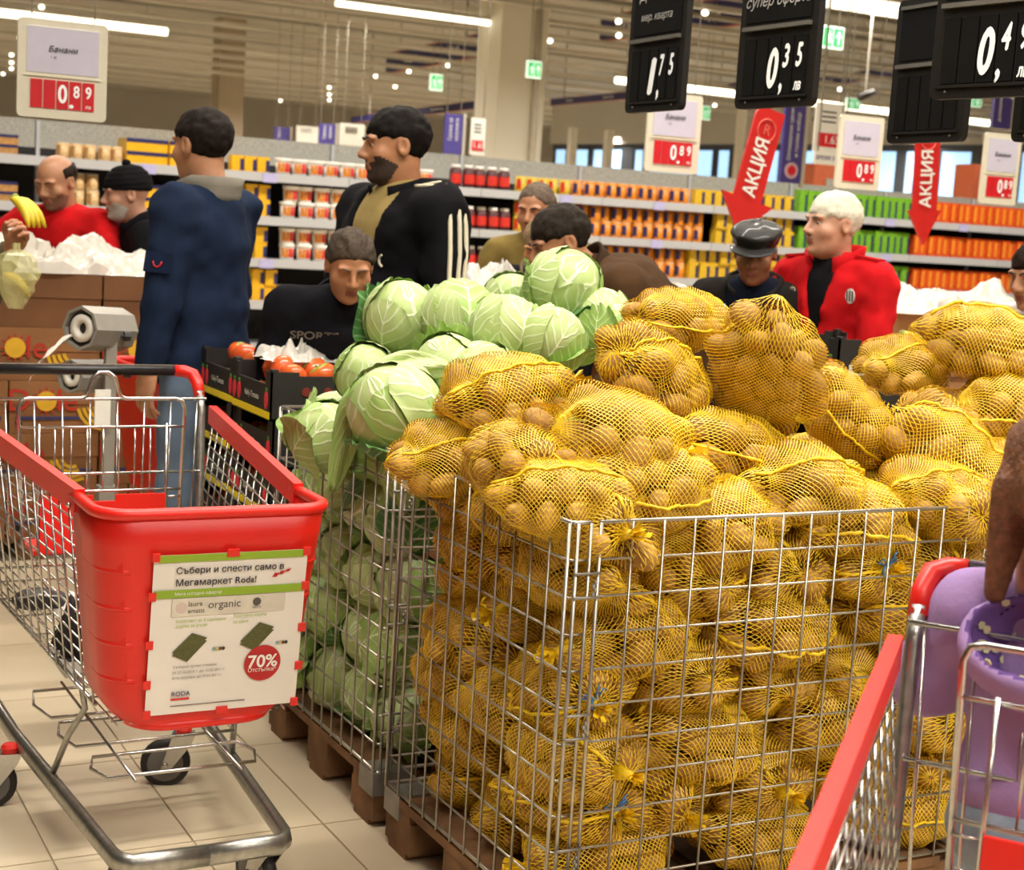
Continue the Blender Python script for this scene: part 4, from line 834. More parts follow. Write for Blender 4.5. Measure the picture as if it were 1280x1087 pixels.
# ================================================================== shopping trolleys (x right-hand side, y to the nose, origin on the floor below the front rim)
M_rp = mat('red_trolley_plastic', '#e0241a', .36, var=.06, scale=8, bump=.05, bscale=200); M_chrome = mat('chromed_wire', '#c9c7c2', .22, metal=.95, var=.08, scale=40); M_chs = mat('galvanised_tube', '#a9a8a2', .3, metal=.9, var=.2, scale=60, bump=.1, bscale=300); M_blk2 = mat('black_rubber', '#232122', .55, var=.1); M_grip = mat('black_handle_grip', '#1e1d1f', .35, var=.05); M_hub = mat('grey_wheel_hub', '#6d6a66', .5)
def arc(c, r, a0, a1, n, z): return [(c[0]+r*math.cos(a), c[1]+r*math.sin(a), z) for a in np.linspace(a0, a1, n)]
def make_cart(label, loc, rz, caster=(0, 0, 0, 0)):
    t = thing('shopping_trolley', label, 'trolley', loc, rz, 'red shopping trolleys')
    def ln(z, zb=.43, zt=.9): return (z-zb)/(zt-zb)
    zb, zt = .43, .9
    def section(tt, off=0.):
        hw = .198+.044*tt+off; y1 = -.055*(1-tt)+off; rc = .075
        if tt < .16: hw -= .05*(1-tt/.16)**2
        return [(-hw, -.24), (-hw, -.16)]+[(-hw+rc+rc*math.cos(a), y1-rc+rc*math.sin(a)) for a in np.linspace(math.pi, math.pi/2, 7)]+[(x, y1) for x in np.linspace(-hw+rc, hw-rc, 5)[1:-1]]+[(hw-rc+rc*math.cos(a), y1-rc+rc*math.sin(a)) for a in np.linspace(math.pi/2, 0, 7)]+[(hw, -.16), (hw, -.24)]
    P = np.array([[(x, y, zb+(zt-zb)*tt) for x, y in section(tt)] for tt in (0, .02, .05, .1, .16, .3, .5, .7, .85, 1.)])
    q = MB(); q.smooth = True; q.grid(P); bn = q.obj('front_bin', M_rp, t); so = bn.modifiers.new('thick', 'SOLIDIFY'); so.thickness = .012; so.offset = -1
    rim = [(x, y, zt) for x, y in section(1., .006)]; q = MB(); q.smooth = True; q.tube(rim, .013, 8); q.obj('bin_rim', M_rp, bn)
    bot = [(x, y, zb) for x, y in section(0., .004)]; q = MB(); q.smooth = True; q.tube(bot, .012, 8); q.obj('bin_foot', M_rp, bn)
    for k in range(4):
        tt = .74-.17*k
        for s in (-1, 1):
            sec = section(tt, .006); pts = sec[1:8] if s < 0 else sec[-8:-1]; q = MB(); q.smooth = True; q.tube([(x, y, zb+(zt-zb)*tt) for x, y in pts], .007, 6); q.obj('rib', M_rp, bn)
            px_, py_ = pts[5] if s < 0 else pts[1]; MB().box((px_, py_, zb+(zt-zb)*(tt+.05)), (.012, .012, .05), rot('Z', 45)).obj('rib_end', M_rp, bn)
    for s in (-1, 1):
        MB().bar((s*.245, -.2, .893), (s*.335, -1.14, .945), .022, .05).obj('rim_bar', M_rp, t)
        q = MB(); q.smooth = True; q.ball((s*.262, -.225, .88), (.006, .006, .006), 8, 5); q.obj('rivet', M_chrome, t)
        # side wire panel
        q = MB(); q.smooth = True
        A, B = np.array([s*.2, -.2, .44]), np.array([s*.28, -1.12, .5]); C_, D_ = np.array([s*.242, -.2, .87]), np.array([s*.333, -1.14, .92])
        for k in range(15): f = k/14; q.tube([A+(C_-A)*f, B+(D_-B)*f], .0021 if 0 < k < 14 else .004, 5)
        for k in range(15): f = k/14; q.tube([A+(B-A)*f+[s*.004, 0, 0], C_+(D_-C_)*f+[s*.004, 0, 0]], .0028, 5)
        q.obj('side_wire_panel', M_chrome, t)
        # posts, chassis tube and brace
        q = MB(); q.smooth = True; q.tube([(s*.318, -1.215, 1.0), (s*.318, -1.19, .95), (s*.315, -1.16, .5), (s*.29, -1.1, .3)], .0125, 10); q.obj('rear_post', M_chs, t)
        q = MB(); q.smooth = True; q.tube([(s*.29, -1.1, .3), (s*.27, -1.0, .2), (s*.245, -.85, .16), (s*.19, -.05, .15), (s*.182, -.02, .15), (s*.165, .0, .15), (0, .004, .15)], .016, 10, sy=1.5); q.obj('chassis_tube', M_chs, t)
        q = MB(); q.smooth = True; q.tube([(s*.222, -.52, .165), (s*.2, -.45, .29), (s*.17, -.42, .36), (s*.19, -.4, .445)], .0075, 8); q.obj('brace', M_chs, t)
        q = MB(); q.smooth = True; q.tube([(s*.318, -1.212, .985), (s*.319, -1.235, 1.02), (s*.312, -1.262, 1.044), (s*.29, -1.275, 1.052), (s*.262, -1.278, 1.053)], [.0165, .018, .0185, .018, .017], 10); q.obj('handle_elbow', M_rp, t)
        for yy, key in ((-.78, 0), (-.03, 1)):
            ang = caster[key+(2 if s > 0 else 0)]; cst = bpy.data.objects.new('caster', None); COL.objects.link(cst); cst.parent = t; cst.location = ((.27 if s > 0 else -.175) if key == 0 else s*.15, yy, 0); cst.rotation_euler = (0, 0, ang)
            q = MB(); q.smooth = True; tr_ = .045; q.lathe([(.05, -.014), (.062, -.012), (.065, -.006), (.065, .006), (.062, .012), (.05, .014)], 24, (0, -tr_, .065), rot('Y', 90)); q.obj('tyre', M_blk2, cst)
            q = MB(); q.smooth = False; q.lathe([(.008, -.019), (.03, -.018), (.047, -.015), (.047, .015), (.03, .018), (.008, .019)], 20, (0, -tr_, .065), rot('Y', 90)); q.obj('wheel_hub', M_hub, cst)
            q = MB()
            for k in (-1, 1): q.prism([(.012-tr_, .05), (-.012-tr_, .055), (-.03, .14), (.03, .145), (.02, .12)], .003, (k*.023, 0, 0), (0, 1, 0), Z3)
            q.box((0, 0, .143), (.05, .055, .004)); q.obj('fork', M_chrome, cst)
            if key == 0: q = MB(); q.lathe([(.02, 0), (.022, .012), (.016, .02)], 14, (0, 0, .145)); q.obj('caster_cap', M_rp, cst)
            q = MB(); q.smooth = True; q.ball((.026, -tr_, .065), (.004, .008, .008), 8, 4); q.ball((-.026, -tr_, .065), (.004, .008, .008), 8, 4); q.obj('axle_bolt', M_chrome, cst)
    q = MB(); q.smooth = True; q.tube([(-.265, -1.278, 1.053), (.265, -1.278, 1.053)], .0145, 12); q.obj('handle_grip', M_grip, t)
    q = MB(); q.box((0, -1.278, 1.068), (.52, .012, .003)); q.obj('grip_label_strip', M_chs, t)
    # floor of the basket
    q = MB(); q.smooth = True
    for k in range(13): f = -1+k/6; q.tube([(.185*f, -.07, .435), (.27*f, -1.12, .5)], .0022, 5)
    for k in range(8): y = -.1-.145*k; w_ = .19+.08*(k/7); q.tube([(-w_, y, .433+.065*k/7), (w_, y, .433+.065*k/7)], .003, 5)
    q.obj('floor_wire_panel', M_chrome, t)
    # rear gate
    q = MB(); q.smooth = True
    q.tube([(-.325, -1.17, .985), (.325, -1.17, .985)], .0045, 6); q.tube([(-.31, -1.16, .78), (.31, -1.16, .78)], .004, 6); q.tube([(-.29, -1.14, .53), (.29, -1.14, .53)], .004, 6)
    for k in range(9): x = -.3+.075*k; q.tube([(x, -1.172, .985), (x*.93, -1.14, .52)], .0027, 5)
    q.obj('rear_gate', M_chrome, t)
    # child seat: humped outer frame, inner grid, red flap
    q = MB(); q.smooth = True
    q.tube([(-.205, -1.0, .62), (-.22, -1.02, .98), (-.212, -1.022, 1.0), (-.195, -1.022, 1.005), (-.06, -1.022, 1.005), (-.045, -1.022, 1.012), (-.038, -1.022, 1.03), (-.03, -1.022, 1.06), (-.012, -1.022, 1.075), (.012, -1.022, 1.075), (.03, -1.022, 1.06), (.038, -1.022, 1.03), (.045, -1.022, 1.012), (.06, -1.022, 1.005), (.195, -1.022, 1.005), (.212, -1.022, 1.0), (.22, -1.02, .98), (.205, -1.0, .62)], .0055, 8); q.obj('seat_frame', M_chrome, t)
    q = MB(); q.smooth = True
    q.tube([(-.218, -1.016, .93), (.218, -1.016, .93)], .004, 6); q.tube([(-.21, -1.005, .76), (.21, -1.005, .76)], .004, 6)
    for k in range(9): x = -.168+.042*k; q.tube([(x, -1.016, .93), (x, -1.005, .76)], .0024, 5)
    for x in (-.168, .168): q.tube([(x, -1.01, .94), (x, -.99, .6)], .0042, 6)
    for z in (.74, .69, .64): 
        for s in (-1, 1): q.tube([(s*.168, -1.003, z), (s*.21, -1.003, z)], .003, 5)
    q.obj('seat_grid', M_chrome, t)
    q = MB(); q.prism([(-.165, .6), (.165, .6), (.165, .752), (.03, .752), (.03, .735), (-.03, .735), (-.03, .752), (-.165, .752)], .008, (0, -.99, 0), U, Z3); q.obj('seat_flap', M_rp, t)
    q = MB(); q.box((0, -1.08, .6), (.36, .17, .012)); q.obj('seat_base', M_rp, t)
    # lower wire rack
    q = MB(); q.smooth = True
    for y0, y1, w_ in ((-.2, -.34, .17), (-.42, -.6, .19), (-.64, -.86, .2)):
        q.tube([(-w_, y0, .27), (w_, y0, .27), (w_+.02, (y0+y1)/2, .27), (w_, y1, .27), (-w_, y1, .27), (-w_-.02, (y0+y1)/2, .27)], .0042, 6, closed=True)
    q.tube([(-.12, -.15, .275), (-.12, -.9, .275)], .004, 6); q.tube([(.12, -.15, .275), (.12, -.9, .275)], .004, 6); q.obj('lower_rack', M_chrome, t)
    return t
CU0, CV0 = -.528, .545
face = math.atan2(-.47, .88)
cart = make_cart('red-fronted shopping trolley with a promotional poster in the left foreground', (CU0, CV0, 0), math.pi+.01, (1.25, .3, 1.4, .2))
# poster on the bin
Mg = mat('poster_green', '#8fae2e', .6, var=.05); M_pap = mat('poster_paper', '#e8e2da', .6, var=.05, scale=5); Mtg = mat('poster_text_grey', '#5a5450', .7); Mgold = mat('poster_beige', '#d6cfc0', .6); M_tow = mat('olive_towel_print', '#5c5c34', .9, var=.2, scale=200); M_circ = mat('poster_red', '#b81e22', .5, var=.04)
tl = at_v(190, 690, .557); br = at_v(365, 876, .582); PW, PH = br[0]-tl[0]+.004, tl[2]-br[2]
X_, Y_ = nrm(at_v(372, 686, .557)-tl), nrm(np.array([0, -.115, 1.])); po = np.array([(tl[0]+br[0])/2, .553, (tl[2]+br[2])/2])
MW = Matrix.Translation((CU0, CV0, 0)) @ Matrix.Rotation(math.pi+.01, 4, 'Z'); MI = np.array(MW.inverted())
pl_ = MI[:3, :3]@po+MI[:3, 3]; PX = MI[:3, :3]@np.array([1., 0, 0]); PY = MI[:3, :3]@Y_; PN = np.cross(PX, PY)
pl_ = pl_+PN*.004
def pp(x, y, d=0.): return pl_+PX*x*PW+PY*y*PH+PN*d          # x,y in -.5...5
poster = bpy.data.objects.new('poster', None); COL.objects.link(poster); poster.parent = cart
def rect(x0, x1, y0, y1, m, name, d=.0012, th=.0008):
    q = MB(); q.prism([(x0*PW, y0*PH), (x1*PW, y0*PH), (x1*PW, y1*PH), (x0*PW, y1*PH)], th, pl_+PN*d, PX, PY); return q.obj(name, m, poster)
G = np.zeros((9, 9, 3))
for j in range(9):
    for i in range(9): G[j, i] = pp(-.5+i/8, -.5+j/8, .0008*math.sin(i*1.7+j*.6)-.001)
q = MB(); q.smooth = True; q.grid(G); q.obj('paper_sheet', M_pap, poster)
rect(-.47, .47, .455, .5, Mg, 'green_band'); rect(-.49, .49, .235, .285, Mg, 'green_band')
def pt(s_, size, x, y, m=Mtg, al='LEFT', d=.002, sx=1., bold=0., ang=0., fw=None): 
    return text(s_, size*PH, pp(x, y, d), PX*math.cos(ang)+PY*math.sin(ang), PY*math.cos(ang)-PX*math.sin(ang), m, poster, 'print', al, sx, ext=.0002, bold=bold, fitw=fw*PW if fw else None)
pt('Събери и спести само в', .075, -.36, .4, M_dtxt, fw=.7, bold=.012); pt('Мегамаркет Roda!', .075, -.36, .325, M_dtxt, fw=.52, bold=.012)
pt('Мега изгодна оферта!', .042, -.36, .258, M_wtxt, fw=.3)
rect(-.37, .37, .118, .23, Mgold, 'beige_panel', .0008); pt('laura', .045, -.27, .195, fw=.09); pt('amatti', .045, -.27, .15, fw=.105); pt('organic', .085, -.14, .175, fw=.21)
q = MB(); q.lathe([(.035*PH, 0), (.035*PH, .0005)], 16, pp(-.31, .172, .0012), np.array([PX, PY, PN]).T); q.obj('logo_ring', mat('poster_pale', '#cbb8b0', .6), poster)
q = MB(); q.lathe([(.026*PH, 0), (.026*PH, .0005)], 12, pp(.18, .185, .0018), np.array([PX, PY, PN]).T); q.obj('seal_mark', Mtg, poster)
pt('GOTS', .02, .18, .15, al='CENTER')
pt('Комплект от 2 хавлиени', .034, -.34, .09, Mg, fw=.32); pt('кърпи за ръце', .034, -.34, .055, Mg, fw=.2); pt('Хавлиена кърпа', .034, .03, .1, Mg, fw=.22); pt('за баня', .034, .03, .065, Mg, fw=.1)
for ox, oy in ((-.25, -.06), (.19, -.02)):
    for k in range(2):
        q = MB(); q.prism([((ox-.1)*PW, (oy-.045-.02*k)*PH), ((ox-.0)*PW, (oy-.09-.02*k)*PH), ((ox+.12)*PW, (oy+.035-.02*k)*PH), ((ox+.02)*PW, (oy+.07-.02*k)*PH)], .0006, pl_+PN*(.0014-.0002*k), PX, PY); q.obj('towel_print', M_tow, poster)
for ox, oy in ((-.08, -.1), (.34, -.09)):
    for k, hx in enumerate(('#7aa0b0', '#c9b060', '#6a4a3a', '#3a3432')):
        q = MB(); q.lathe([(.011*PH, 0), (.011*PH, .0005)], 10, pp(ox+.02*k, oy, .0014), np.array([PX, PY, PN]).T); q.obj('colour_dot', mat('dot_'+hx[1:], hx, .6), poster)
for k, s_ in enumerate(('Събирай промо стикери', 'от 27.10.2010 г. до 13.02.2011 г.', 'и ги осребри до 27.02.2011 г.')): pt(s_, .026, -.34, -.2-.035*k, fw=(.28, .34, .32)[k])
q = MB(); q.lathe([(.115*PH, 0), (.115*PH, .0006)], 32, pp(.25, -.215, .0014), np.array([PX, PY, PN]).T); q.obj('discount_circle', M_circ, poster)
pt('70%', .085, .25, -.2, M_wtxt, 'CENTER', .003, bold=.02, fw=.2); pt('Отстъпка*', .042, .25, -.255, M_wtxt, 'CENTER', .003, fw=.19)
pt('RODA', .062, -.34, -.37, M_navy, bold=.01, fw=.12); rect(-.34, -.22, -.412, -.4, M_redp, 'red_rule'); rect(-.34, .15, -.45, -.446, Mtg, 'thin_rule')
for k in range(3):
    q = MB(); q.prism([((.27+.04*k)*PW, (.335+.014*k)*PH), ((.30+.04*k)*PW, (.335+.016*k)*PH), ((.315+.04*k)*PW, (.36+.012*k)*PH), ((.285+.04*k)*PW, (.36+.01*k)*PH)], .0005, pl_+PN*.0015, PX, PY); q.obj('red_swoosh', M_circ, poster)
clips = [(0, .5), (0, -.5), (-.5, .25), (-.5, -.05), (-.5, -.3), (.5, .27), (.5, .0), (.5, -.25), (-.49, .49), (.49, .49), (-.49, -.49), (.49, -.49)]
for x, y in clips: q = MB(); q.prism([(-.014, -.008), (.014, -.008), (.012, .008), (-.012, .008)] if abs(x) < .1 else [(-.008, -.009), (.008, -.009), (.008, .009), (-.008, .009)], .004, pp(x, y, .002), PX, PY); q.obj('poster_clip', M_rp, poster)
# things lying in the trolley
def in_cart(x, y, z): return np.array((MW @ Vector((x, y, z)))[:])
M_scarf = mat('dark_floral_cloth', '#1f191e', .9, var=.3, scale=30)
sc_ = crumple('floral_bag', 'dark floral cloth bag standing in the left trolley', 'bag', in_cart(.1, -.5, .48), (.24, .2, .24), 31, M_scarf, .3)
for k, hx in enumerate(('#c23a4a', '#8a5ab8', '#c06a80', '#d84a3a', '#a070c8')):
    q = MB(); q.ball((.06*math.sin(k*2.1)-.03, -.085+.02*k, .06+.022*k), (.014, .014, .008), 8, 4); q.obj('flower_print', mat('flower_'+hx[1:], hx, .8), sc_)
q = MB(); q.smooth = True; q.tube([(-.05, 0, .2), (-.03, 0, .32), (.03, 0, .32), (.05, 0, .2)], .008, 6); q.obj('strap', M_scarf, sc_)
crumple('plastic_bag', 'small white plastic bag lying in the left trolley', 'plastic bag', in_cart(.06, -.82, .485), (.2, .16, .07), 37, M_bag)
q = MB(); q.smooth = True; q.ball((0, 0, 0), (.06, .03, .03), 12, 8); q.ball((.05, 0, -.005), (.03, .035, .025), 12, 8); o = q.obj('black_pouch', M_blk2, None, tuple(in_cart(.2, -.85, .515))); tag(o, 'small black pouch at the back of the left trolley', 'pouch'); q = MB(); q.tube([(-.05, -.02, .01), (0, -.035, .02), (.05, -.025, .01)], .003, 5); q.obj('zip', M_chrome, o)
# another trolley behind the bag dispenser and the girl's trolley at the right
c2_ = make_cart('red shopping trolley half hidden behind the navy-jacket man', (-.02, 3.37, 0), math.atan2(-.08, -.99)-math.pi/2)
fwd = nrm([-.80, -.60, 0]); hl = at_z(1163, 706, 1.053); rg_ = np.array([-fwd[1], fwd[0], 0])        # rg_: cart's left
right = np.array([fwd[1], -fwd[0], 0])
# handle end seen at the photo's left is the cart's own right-hand end
o3 = hl + fwd*1.275 - right*.318
GC = make_cart('shopping trolley at the right edge carrying the little girl', (o3[0], o3[1], 0), math.atan2(fwd[1], fwd[0])-math.pi/2)
GCM = Matrix.Translation((o3[0], o3[1], 0)) @ Matrix.Rotation(math.atan2(fwd[1], fwd[0])-math.pi/2, 4, 'Z')
# ================================================================== bag roll dispenser on a post
M_gp = mat('grey_dispenser_metal', '#a09a90', .4, metal=.3, var=.08); M_roll = mat('white_bag_roll', '#e8e2d6', .45, var=.08)
pb_ = at_d(137, 480, 5.0); d_ = thing('bag_dispenser', 'grey post with an octagonal roll dispenser for plastic bags behind the trolley', 'dispenser', (pb_[0], pb_[1], 0))
top_z = at_d(140, 402, 5.0)[2]
MB().box((0, 0, top_z/2), (.035, .035, top_z)).obj('post', M_gp, d_); MB().box((0, 0, .3), (.06, .05, .6)).obj('post_sleeve', M_gp, d_); MB().box((0, 0, .01), (.3, .3, .02)).obj('foot_plate', M_gp, d_)
axis = nrm(np.array([-.80, -.60, .06]))
def octa(c, r0, L, name, hollow=True):
    X1 = nrm(np.cross(axis, Z3)); Y1 = np.cross(X1, axis) ; Rm = np.array([X1, np.cross(axis, X1), axis]).T
    q = MB(); q.lathe([(r0, -L/2), (r0, L/2), (r0*.86, L/2), (r0*.86, -L/2+.01)], 8, c, Rm, cap=False); h = q.obj('%s' % name, M_gp, d_)
    q = MB(); q.lathe([(r0*.8, -L/2+.02), (r0*.8, L/2-.015), (r0*.3, L/2-.02)], 20, c, Rm, cap=False); q.obj('bag_roll', M_blk2, d_)
    q = MB(); q.smooth = True; q.lathe([(r0*.6, L/2-.02), (r0*.62, L/2-.006), (r0*.3, L/2-.004), (r0*.24, L/2-.03)], 20, c, Rm, cap=False); q.obj('roll_core', M_roll, d_)
    q = MB(); q.lathe([(r0*.24, L/2-.03), (r0*.24, L/2-.02)], 14, c, Rm); q.obj('spindle', M_blk2, d_); return h
c1_ = at_d(126, 411, 4.98)-np.array([pb_[0], pb_[1], 0]); octa(c1_, .072, .2, 'roll_housing')
for yy in (420, 466): p = at_d(157, yy, 4.98)-np.array([pb_[0], pb_[1], 0]); q = MB(); q.tube([p+[-.05, .02, 0], p], .006, 6); q.tube([p-[.005, 0, 0], p+[.015, 0, 0]], .016, 8); q.obj('clamp_knob', M_blk2, d_)
# hanging tail of bags
A_, B_, C3 = at_d(88, 418, 4.9), at_d(60, 440, 4.88), at_d(35, 452, 4.87)
tail = np.array([at_d(95, 415, 4.92), at_d(75, 428, 4.9), at_d(55, 445, 4.88), at_d(42, 468, 4.87)])-np.array([pb_[0], pb_[1], 0])
Pg = np.zeros((12, 5, 3))
for i in range(12):
    f = i/11*3; c = np.array([np.interp(f, range(4), tail[:, k]) for k in range(3)])
    for j in range(5): Pg[i, j] = c+np.array([.25, .1, .3])*(j/4-.5)*(.09+.05*i/11)+np.array([0, 0, .006*math.sin(j*2.5+i)])
q = MB(); q.smooth = True; q.grid(Pg); q.obj('bag_tail', M_roll, d_)
c2d = at_d(108, 470, 5.02)-np.array([pb_[0], pb_[1], 0]); octa(c2d, .055, .16, 'lower_roll_housing')
q = MB(); q.box(at_d(128, 510, 4.97)-np.array([pb_[0], pb_[1], 0]), (.05, .01, .12)); q.obj('paper_tag', M_white, d_)
# ================================================================== black price boards and price cards over the produce
M_bb = mat('black_board_plastic', '#1b1815', .55, var=.1, scale=12, spec=.25); M_slate = mat('chalk_slate', '#0f0e0d', .8, var=.3, scale=20, spec=.15); M_lip = mat('grey_board_lip', '#6a6660', .4); M_bw = mat('glowing_white_digit', '#f8f8f6', .5, var=.01, emit=.15); M_chalk = mat('chalk_line', '#b9b7b2', .8)  # white digits given a faint glow, though they are no lamps
def rrect(w, h, r, n=4):
    P = []
    for cx, cy, a0 in ((w/2-r, h/2-r, 0), (-w/2+r, h/2-r, 90), (-w/2+r, -h/2+r, 180), (w/2-r, -h/2+r, 270)):
        for k in range(n+1): a = math.radians(a0+90*k/n); P.append((cx+r*math.cos(a), cy+r*math.sin(a)))
    return P
def black_board(xl, yb, D, yawdeg, label, digits, chalk, w=.36, h=.44):
    """xl, yb: lower left corner in the photo; the boards hang almost along the shop's depth axis"""
    a = at_d(xl, yb, D)
    t = thing('price_board', label, 'price board', tuple(a), math.radians(yawdeg), 'black hanging price boards')      # local x along the board
    q = MB(); q.prism([(x+w/2, z+h/2) for x, z in rrect(w, h, .022)], .022, (0, 0, 0), U, Z3); q.obj('panel', M_bb, t)
    z0, ph = .038, .165
    MB().box((w/2, -.0125, (z0+ph+.05+h-.035)/2), (w*.84, .004, h-.085-z0-ph)).obj('chalk_field', M_slate, t)
    MB().box((w/2, -.017, z0+ph+.032), (w*.86, .014, .012)).obj('pen_lip', M_lip, t); MB().box((w/2, -.016, h-.026), (w*.86, .01, .01)).obj('pen_lip', M_lip, t)
    MB().box((w/2, -.014, z0-.007), (w*.88, .008, .008)).obj('digit_ledge', M_bb, t)
    for k in range(5): MB().box((w*.09+w*.82*(k+.5)/5, -.0135, z0+ph/2), (w*.82/5-.008, .005, ph)).obj('digit_slot', M_slate, t)
    for s_, hh, dz, dx in digits: text(s_, .1, np.array([w*.09+w*.82*dx, -.018, z0+ph*dz]), U, Z3, M_bw, t, 'digit', shear=.18, bold=.03, fith=hh, fitw=hh*(.42 if s_ not in ('лв', ',') else (1.3 if s_ == 'лв' else .45)))
    for s_, wd, zz in chalk: text(s_, .06, np.array([w*.5, -.016, zz]), U, nrm([.08, 0, 1]), M_chalk, t, 'chalk_writing', shear=.3, fitw=wd)
    for x in (w*.15, w*.85):
        q = MB(); q.ball((x, -.012, .018), .004, 6, 4); q.obj('rivet', M_lip, t); MB().box((x, 0, (5.8-a[2]+h)/2), (.004, .004, 5.8-a[2]-h)).obj('hanging_wire', M_wire, t)
def price(a, b, c): return [(a, .12, .46, .5), (',', .035, .08, .64), (b, .07, .66, .7), (c, .07, .66, .9)]
LV = [('лв', .026, .12, .9)]
black_board(784, 142, 5.3, -92, 'black price board reading 1,75, leftmost of the hanging boards', price('1', '7', '5'), [('Домати', .24, .385), ('мер. кварта', .2, .305)], h=.52)
black_board(921, 137, 4.75, -88, 'black price board reading 0,35 with chalk writing above', price('0', '3', '5')+LV, [('Картофи', .24, .42), ('супер оферта', .3, .31)], h=.52)
black_board(1111, 180, 4.9, -94, 'empty black price board behind the large 0,49 board', [], [])
black_board(1164, 125, 4.05, -84, 'large black price board reading 0,49 at the upper right', price('0', '4', '9')+LV, [])
black_board(1266, 178, 4.6, -90, 'black price board cut off by the right edge of the picture', [], [])
M_ivory = mat('ivory_sign_plastic', '#e8e2cc', .5, var=.03); M_lilac = mat('lilac_paper', '#d4d0e2', .6, var=.03)
def price_sign(x0, y0, x1, y1, D, label):
    p = at_d((x0+x1)/2, (y0+y1)/2, D); s = D/FPX; w, h = (x1-x0)*s*1.09, (y1-y0)*s
    t = thing('price_sign', label, 'price sign', tuple(p), -.04, 'ivory banana price signs')
    q = MB(); q.prism(rrect(w, h, .018), .018, (0, 0, 0), U, Z3); q.obj('panel', M_ivory, t)
    MB().box((0, -.011, h*.19), (w*.8, .004, h*.46)).obj('paper_field', M_lilac, t); MB().box((0, -.0125, -.075*h), (w*.86, .006, h*.012)).obj('divider', M_ivory, t)
    text('Банани', h*.085, np.array([0, -.015, h*.2]), U, Z3, M_dtxt, t, shear=.25, bold=.01); text('1 кг.', h*.04, np.array([-w*.1, -.015, h*.12]), U, Z3, M_dtxt, t)
    for k in range(5): MB().box((-w*.29+w*.145*k, -.0115, -h*.255), (w*.132, .005, h*.29)).obj('price_tile', M_redp, t)
    text('0', h*.26, np.array([0, -.016, -h*.255]), U, Z3, M_bw, t, 'digit', sx=.72, bold=.02)
    text('.', h*.26, np.array([w*.1, -.016, -h*.3]), U, Z3, M_bw, t, 'digit', bold=.02)
    text('8', h*.17, np.array([w*.155, -.016, -h*.22]), U, Z3, M_bw, t, 'digit', sx=.75, bold=.02); text('9', h*.17, np.array([w*.29, -.016, -h*.22]), U, Z3, M_bw, t, 'digit', sx=.75, bold=.02)
    text('лв', h*.055, np.array([w*.29, -.016, -h*.36]), U, Z3, M_bw, t, 'digit')
    wires(t, (-w*.35, w*.35), h/2, 5.8-p[2], .002)
price_sign(28, 28, 128, 148, 5.9, 'ivory banana price sign reading 0.89 at the upper left')
price_sign(806, 118, 877, 215, 8.2, 'ivory banana price sign reading 0.89 below the 1,75 board')
price_sign(1043, 146, 1105, 236, 9.0, 'ivory banana price sign reading 0.89 between the two red arrows')
price_sign(1223, 168, 1277, 255, 10.3, 'ivory banana price sign reading 0.89 at the far right')
M_arr = mat('red_arrow_board', '#d0231f', .45, var=.05); M_arr2 = mat('pale_red_print', '#e2685c', .5)
def arrow(xt, yt, xb, yb, wpx, headpx, D, label):
    a = at_d(xt, yt, D); b = at_v(xb, yb, a[1]); Yd = nrm(b-a); L = np.linalg.norm(b-a); s = D/FPX; w = wpx*s*1.08; hw = headpx*s*1.08; Xd = np.cross(np.array([0, 1., 0]), Yd)
    t = thing('arrow_sign', label, 'arrow sign', tuple(a), 0, 'red hanging arrow signs'); hl_ = L*.28; r = w*.3
    P = [(-w/2, L-hl_), (-w/2, r)]+[(-w/2+r-r*math.cos(x), r-r*math.sin(x)) for x in np.linspace(.2, 1.57, 5)]+[(w/2, 0), (w/2, L-hl_), (hw/2, L-hl_), (0, L), (-hw/2, L-hl_)]
    Xl, Yl = -Xd, Yd
    q = MB(); q.prism(P, .016, (0, 0, 0), Xl, Yl); q.obj('panel', M_arr, t)
    n = np.cross(Xl, Yl); n = n if n[1] < 0 else -n
    text('АКЦИЯ', w*.62, Yd*L*.47+n*.012, -Yd, np.cross(n, -Yd), M_wtxt, t, bold=.02, fitw=L*.46, fith=w*.6)
    q = MB(); X5 = Xl; ring = [Yd*w*.62+n*.01+X5*math.cos(k*math.pi/9)*w*.32+Yd*math.sin(k*math.pi/9)*w*.32 for k in range(18)]; q.tube(ring, w*.02, 5, closed=True); q.obj('logo_ring', M_arr2, t)
    text('R', w*.42, Yd*w*.62+n*.012, np.cross(n, Yd), -Yd, M_arr2, t, bold=.01)
    MB().box((0, 0, (5.8-a[2])/2), (.004, .004, 5.8-a[2])).obj('hanging_wire', M_wire, t)
arrow(964, 137, 922, 292, 40, 76, 8.0, 'tilted red arrow sign reading sideways lettering left of the white-haired man')
arrow(1161, 150, 1153, 306, 36, 50, 8.5, 'upright red arrow sign right of the white-haired man')
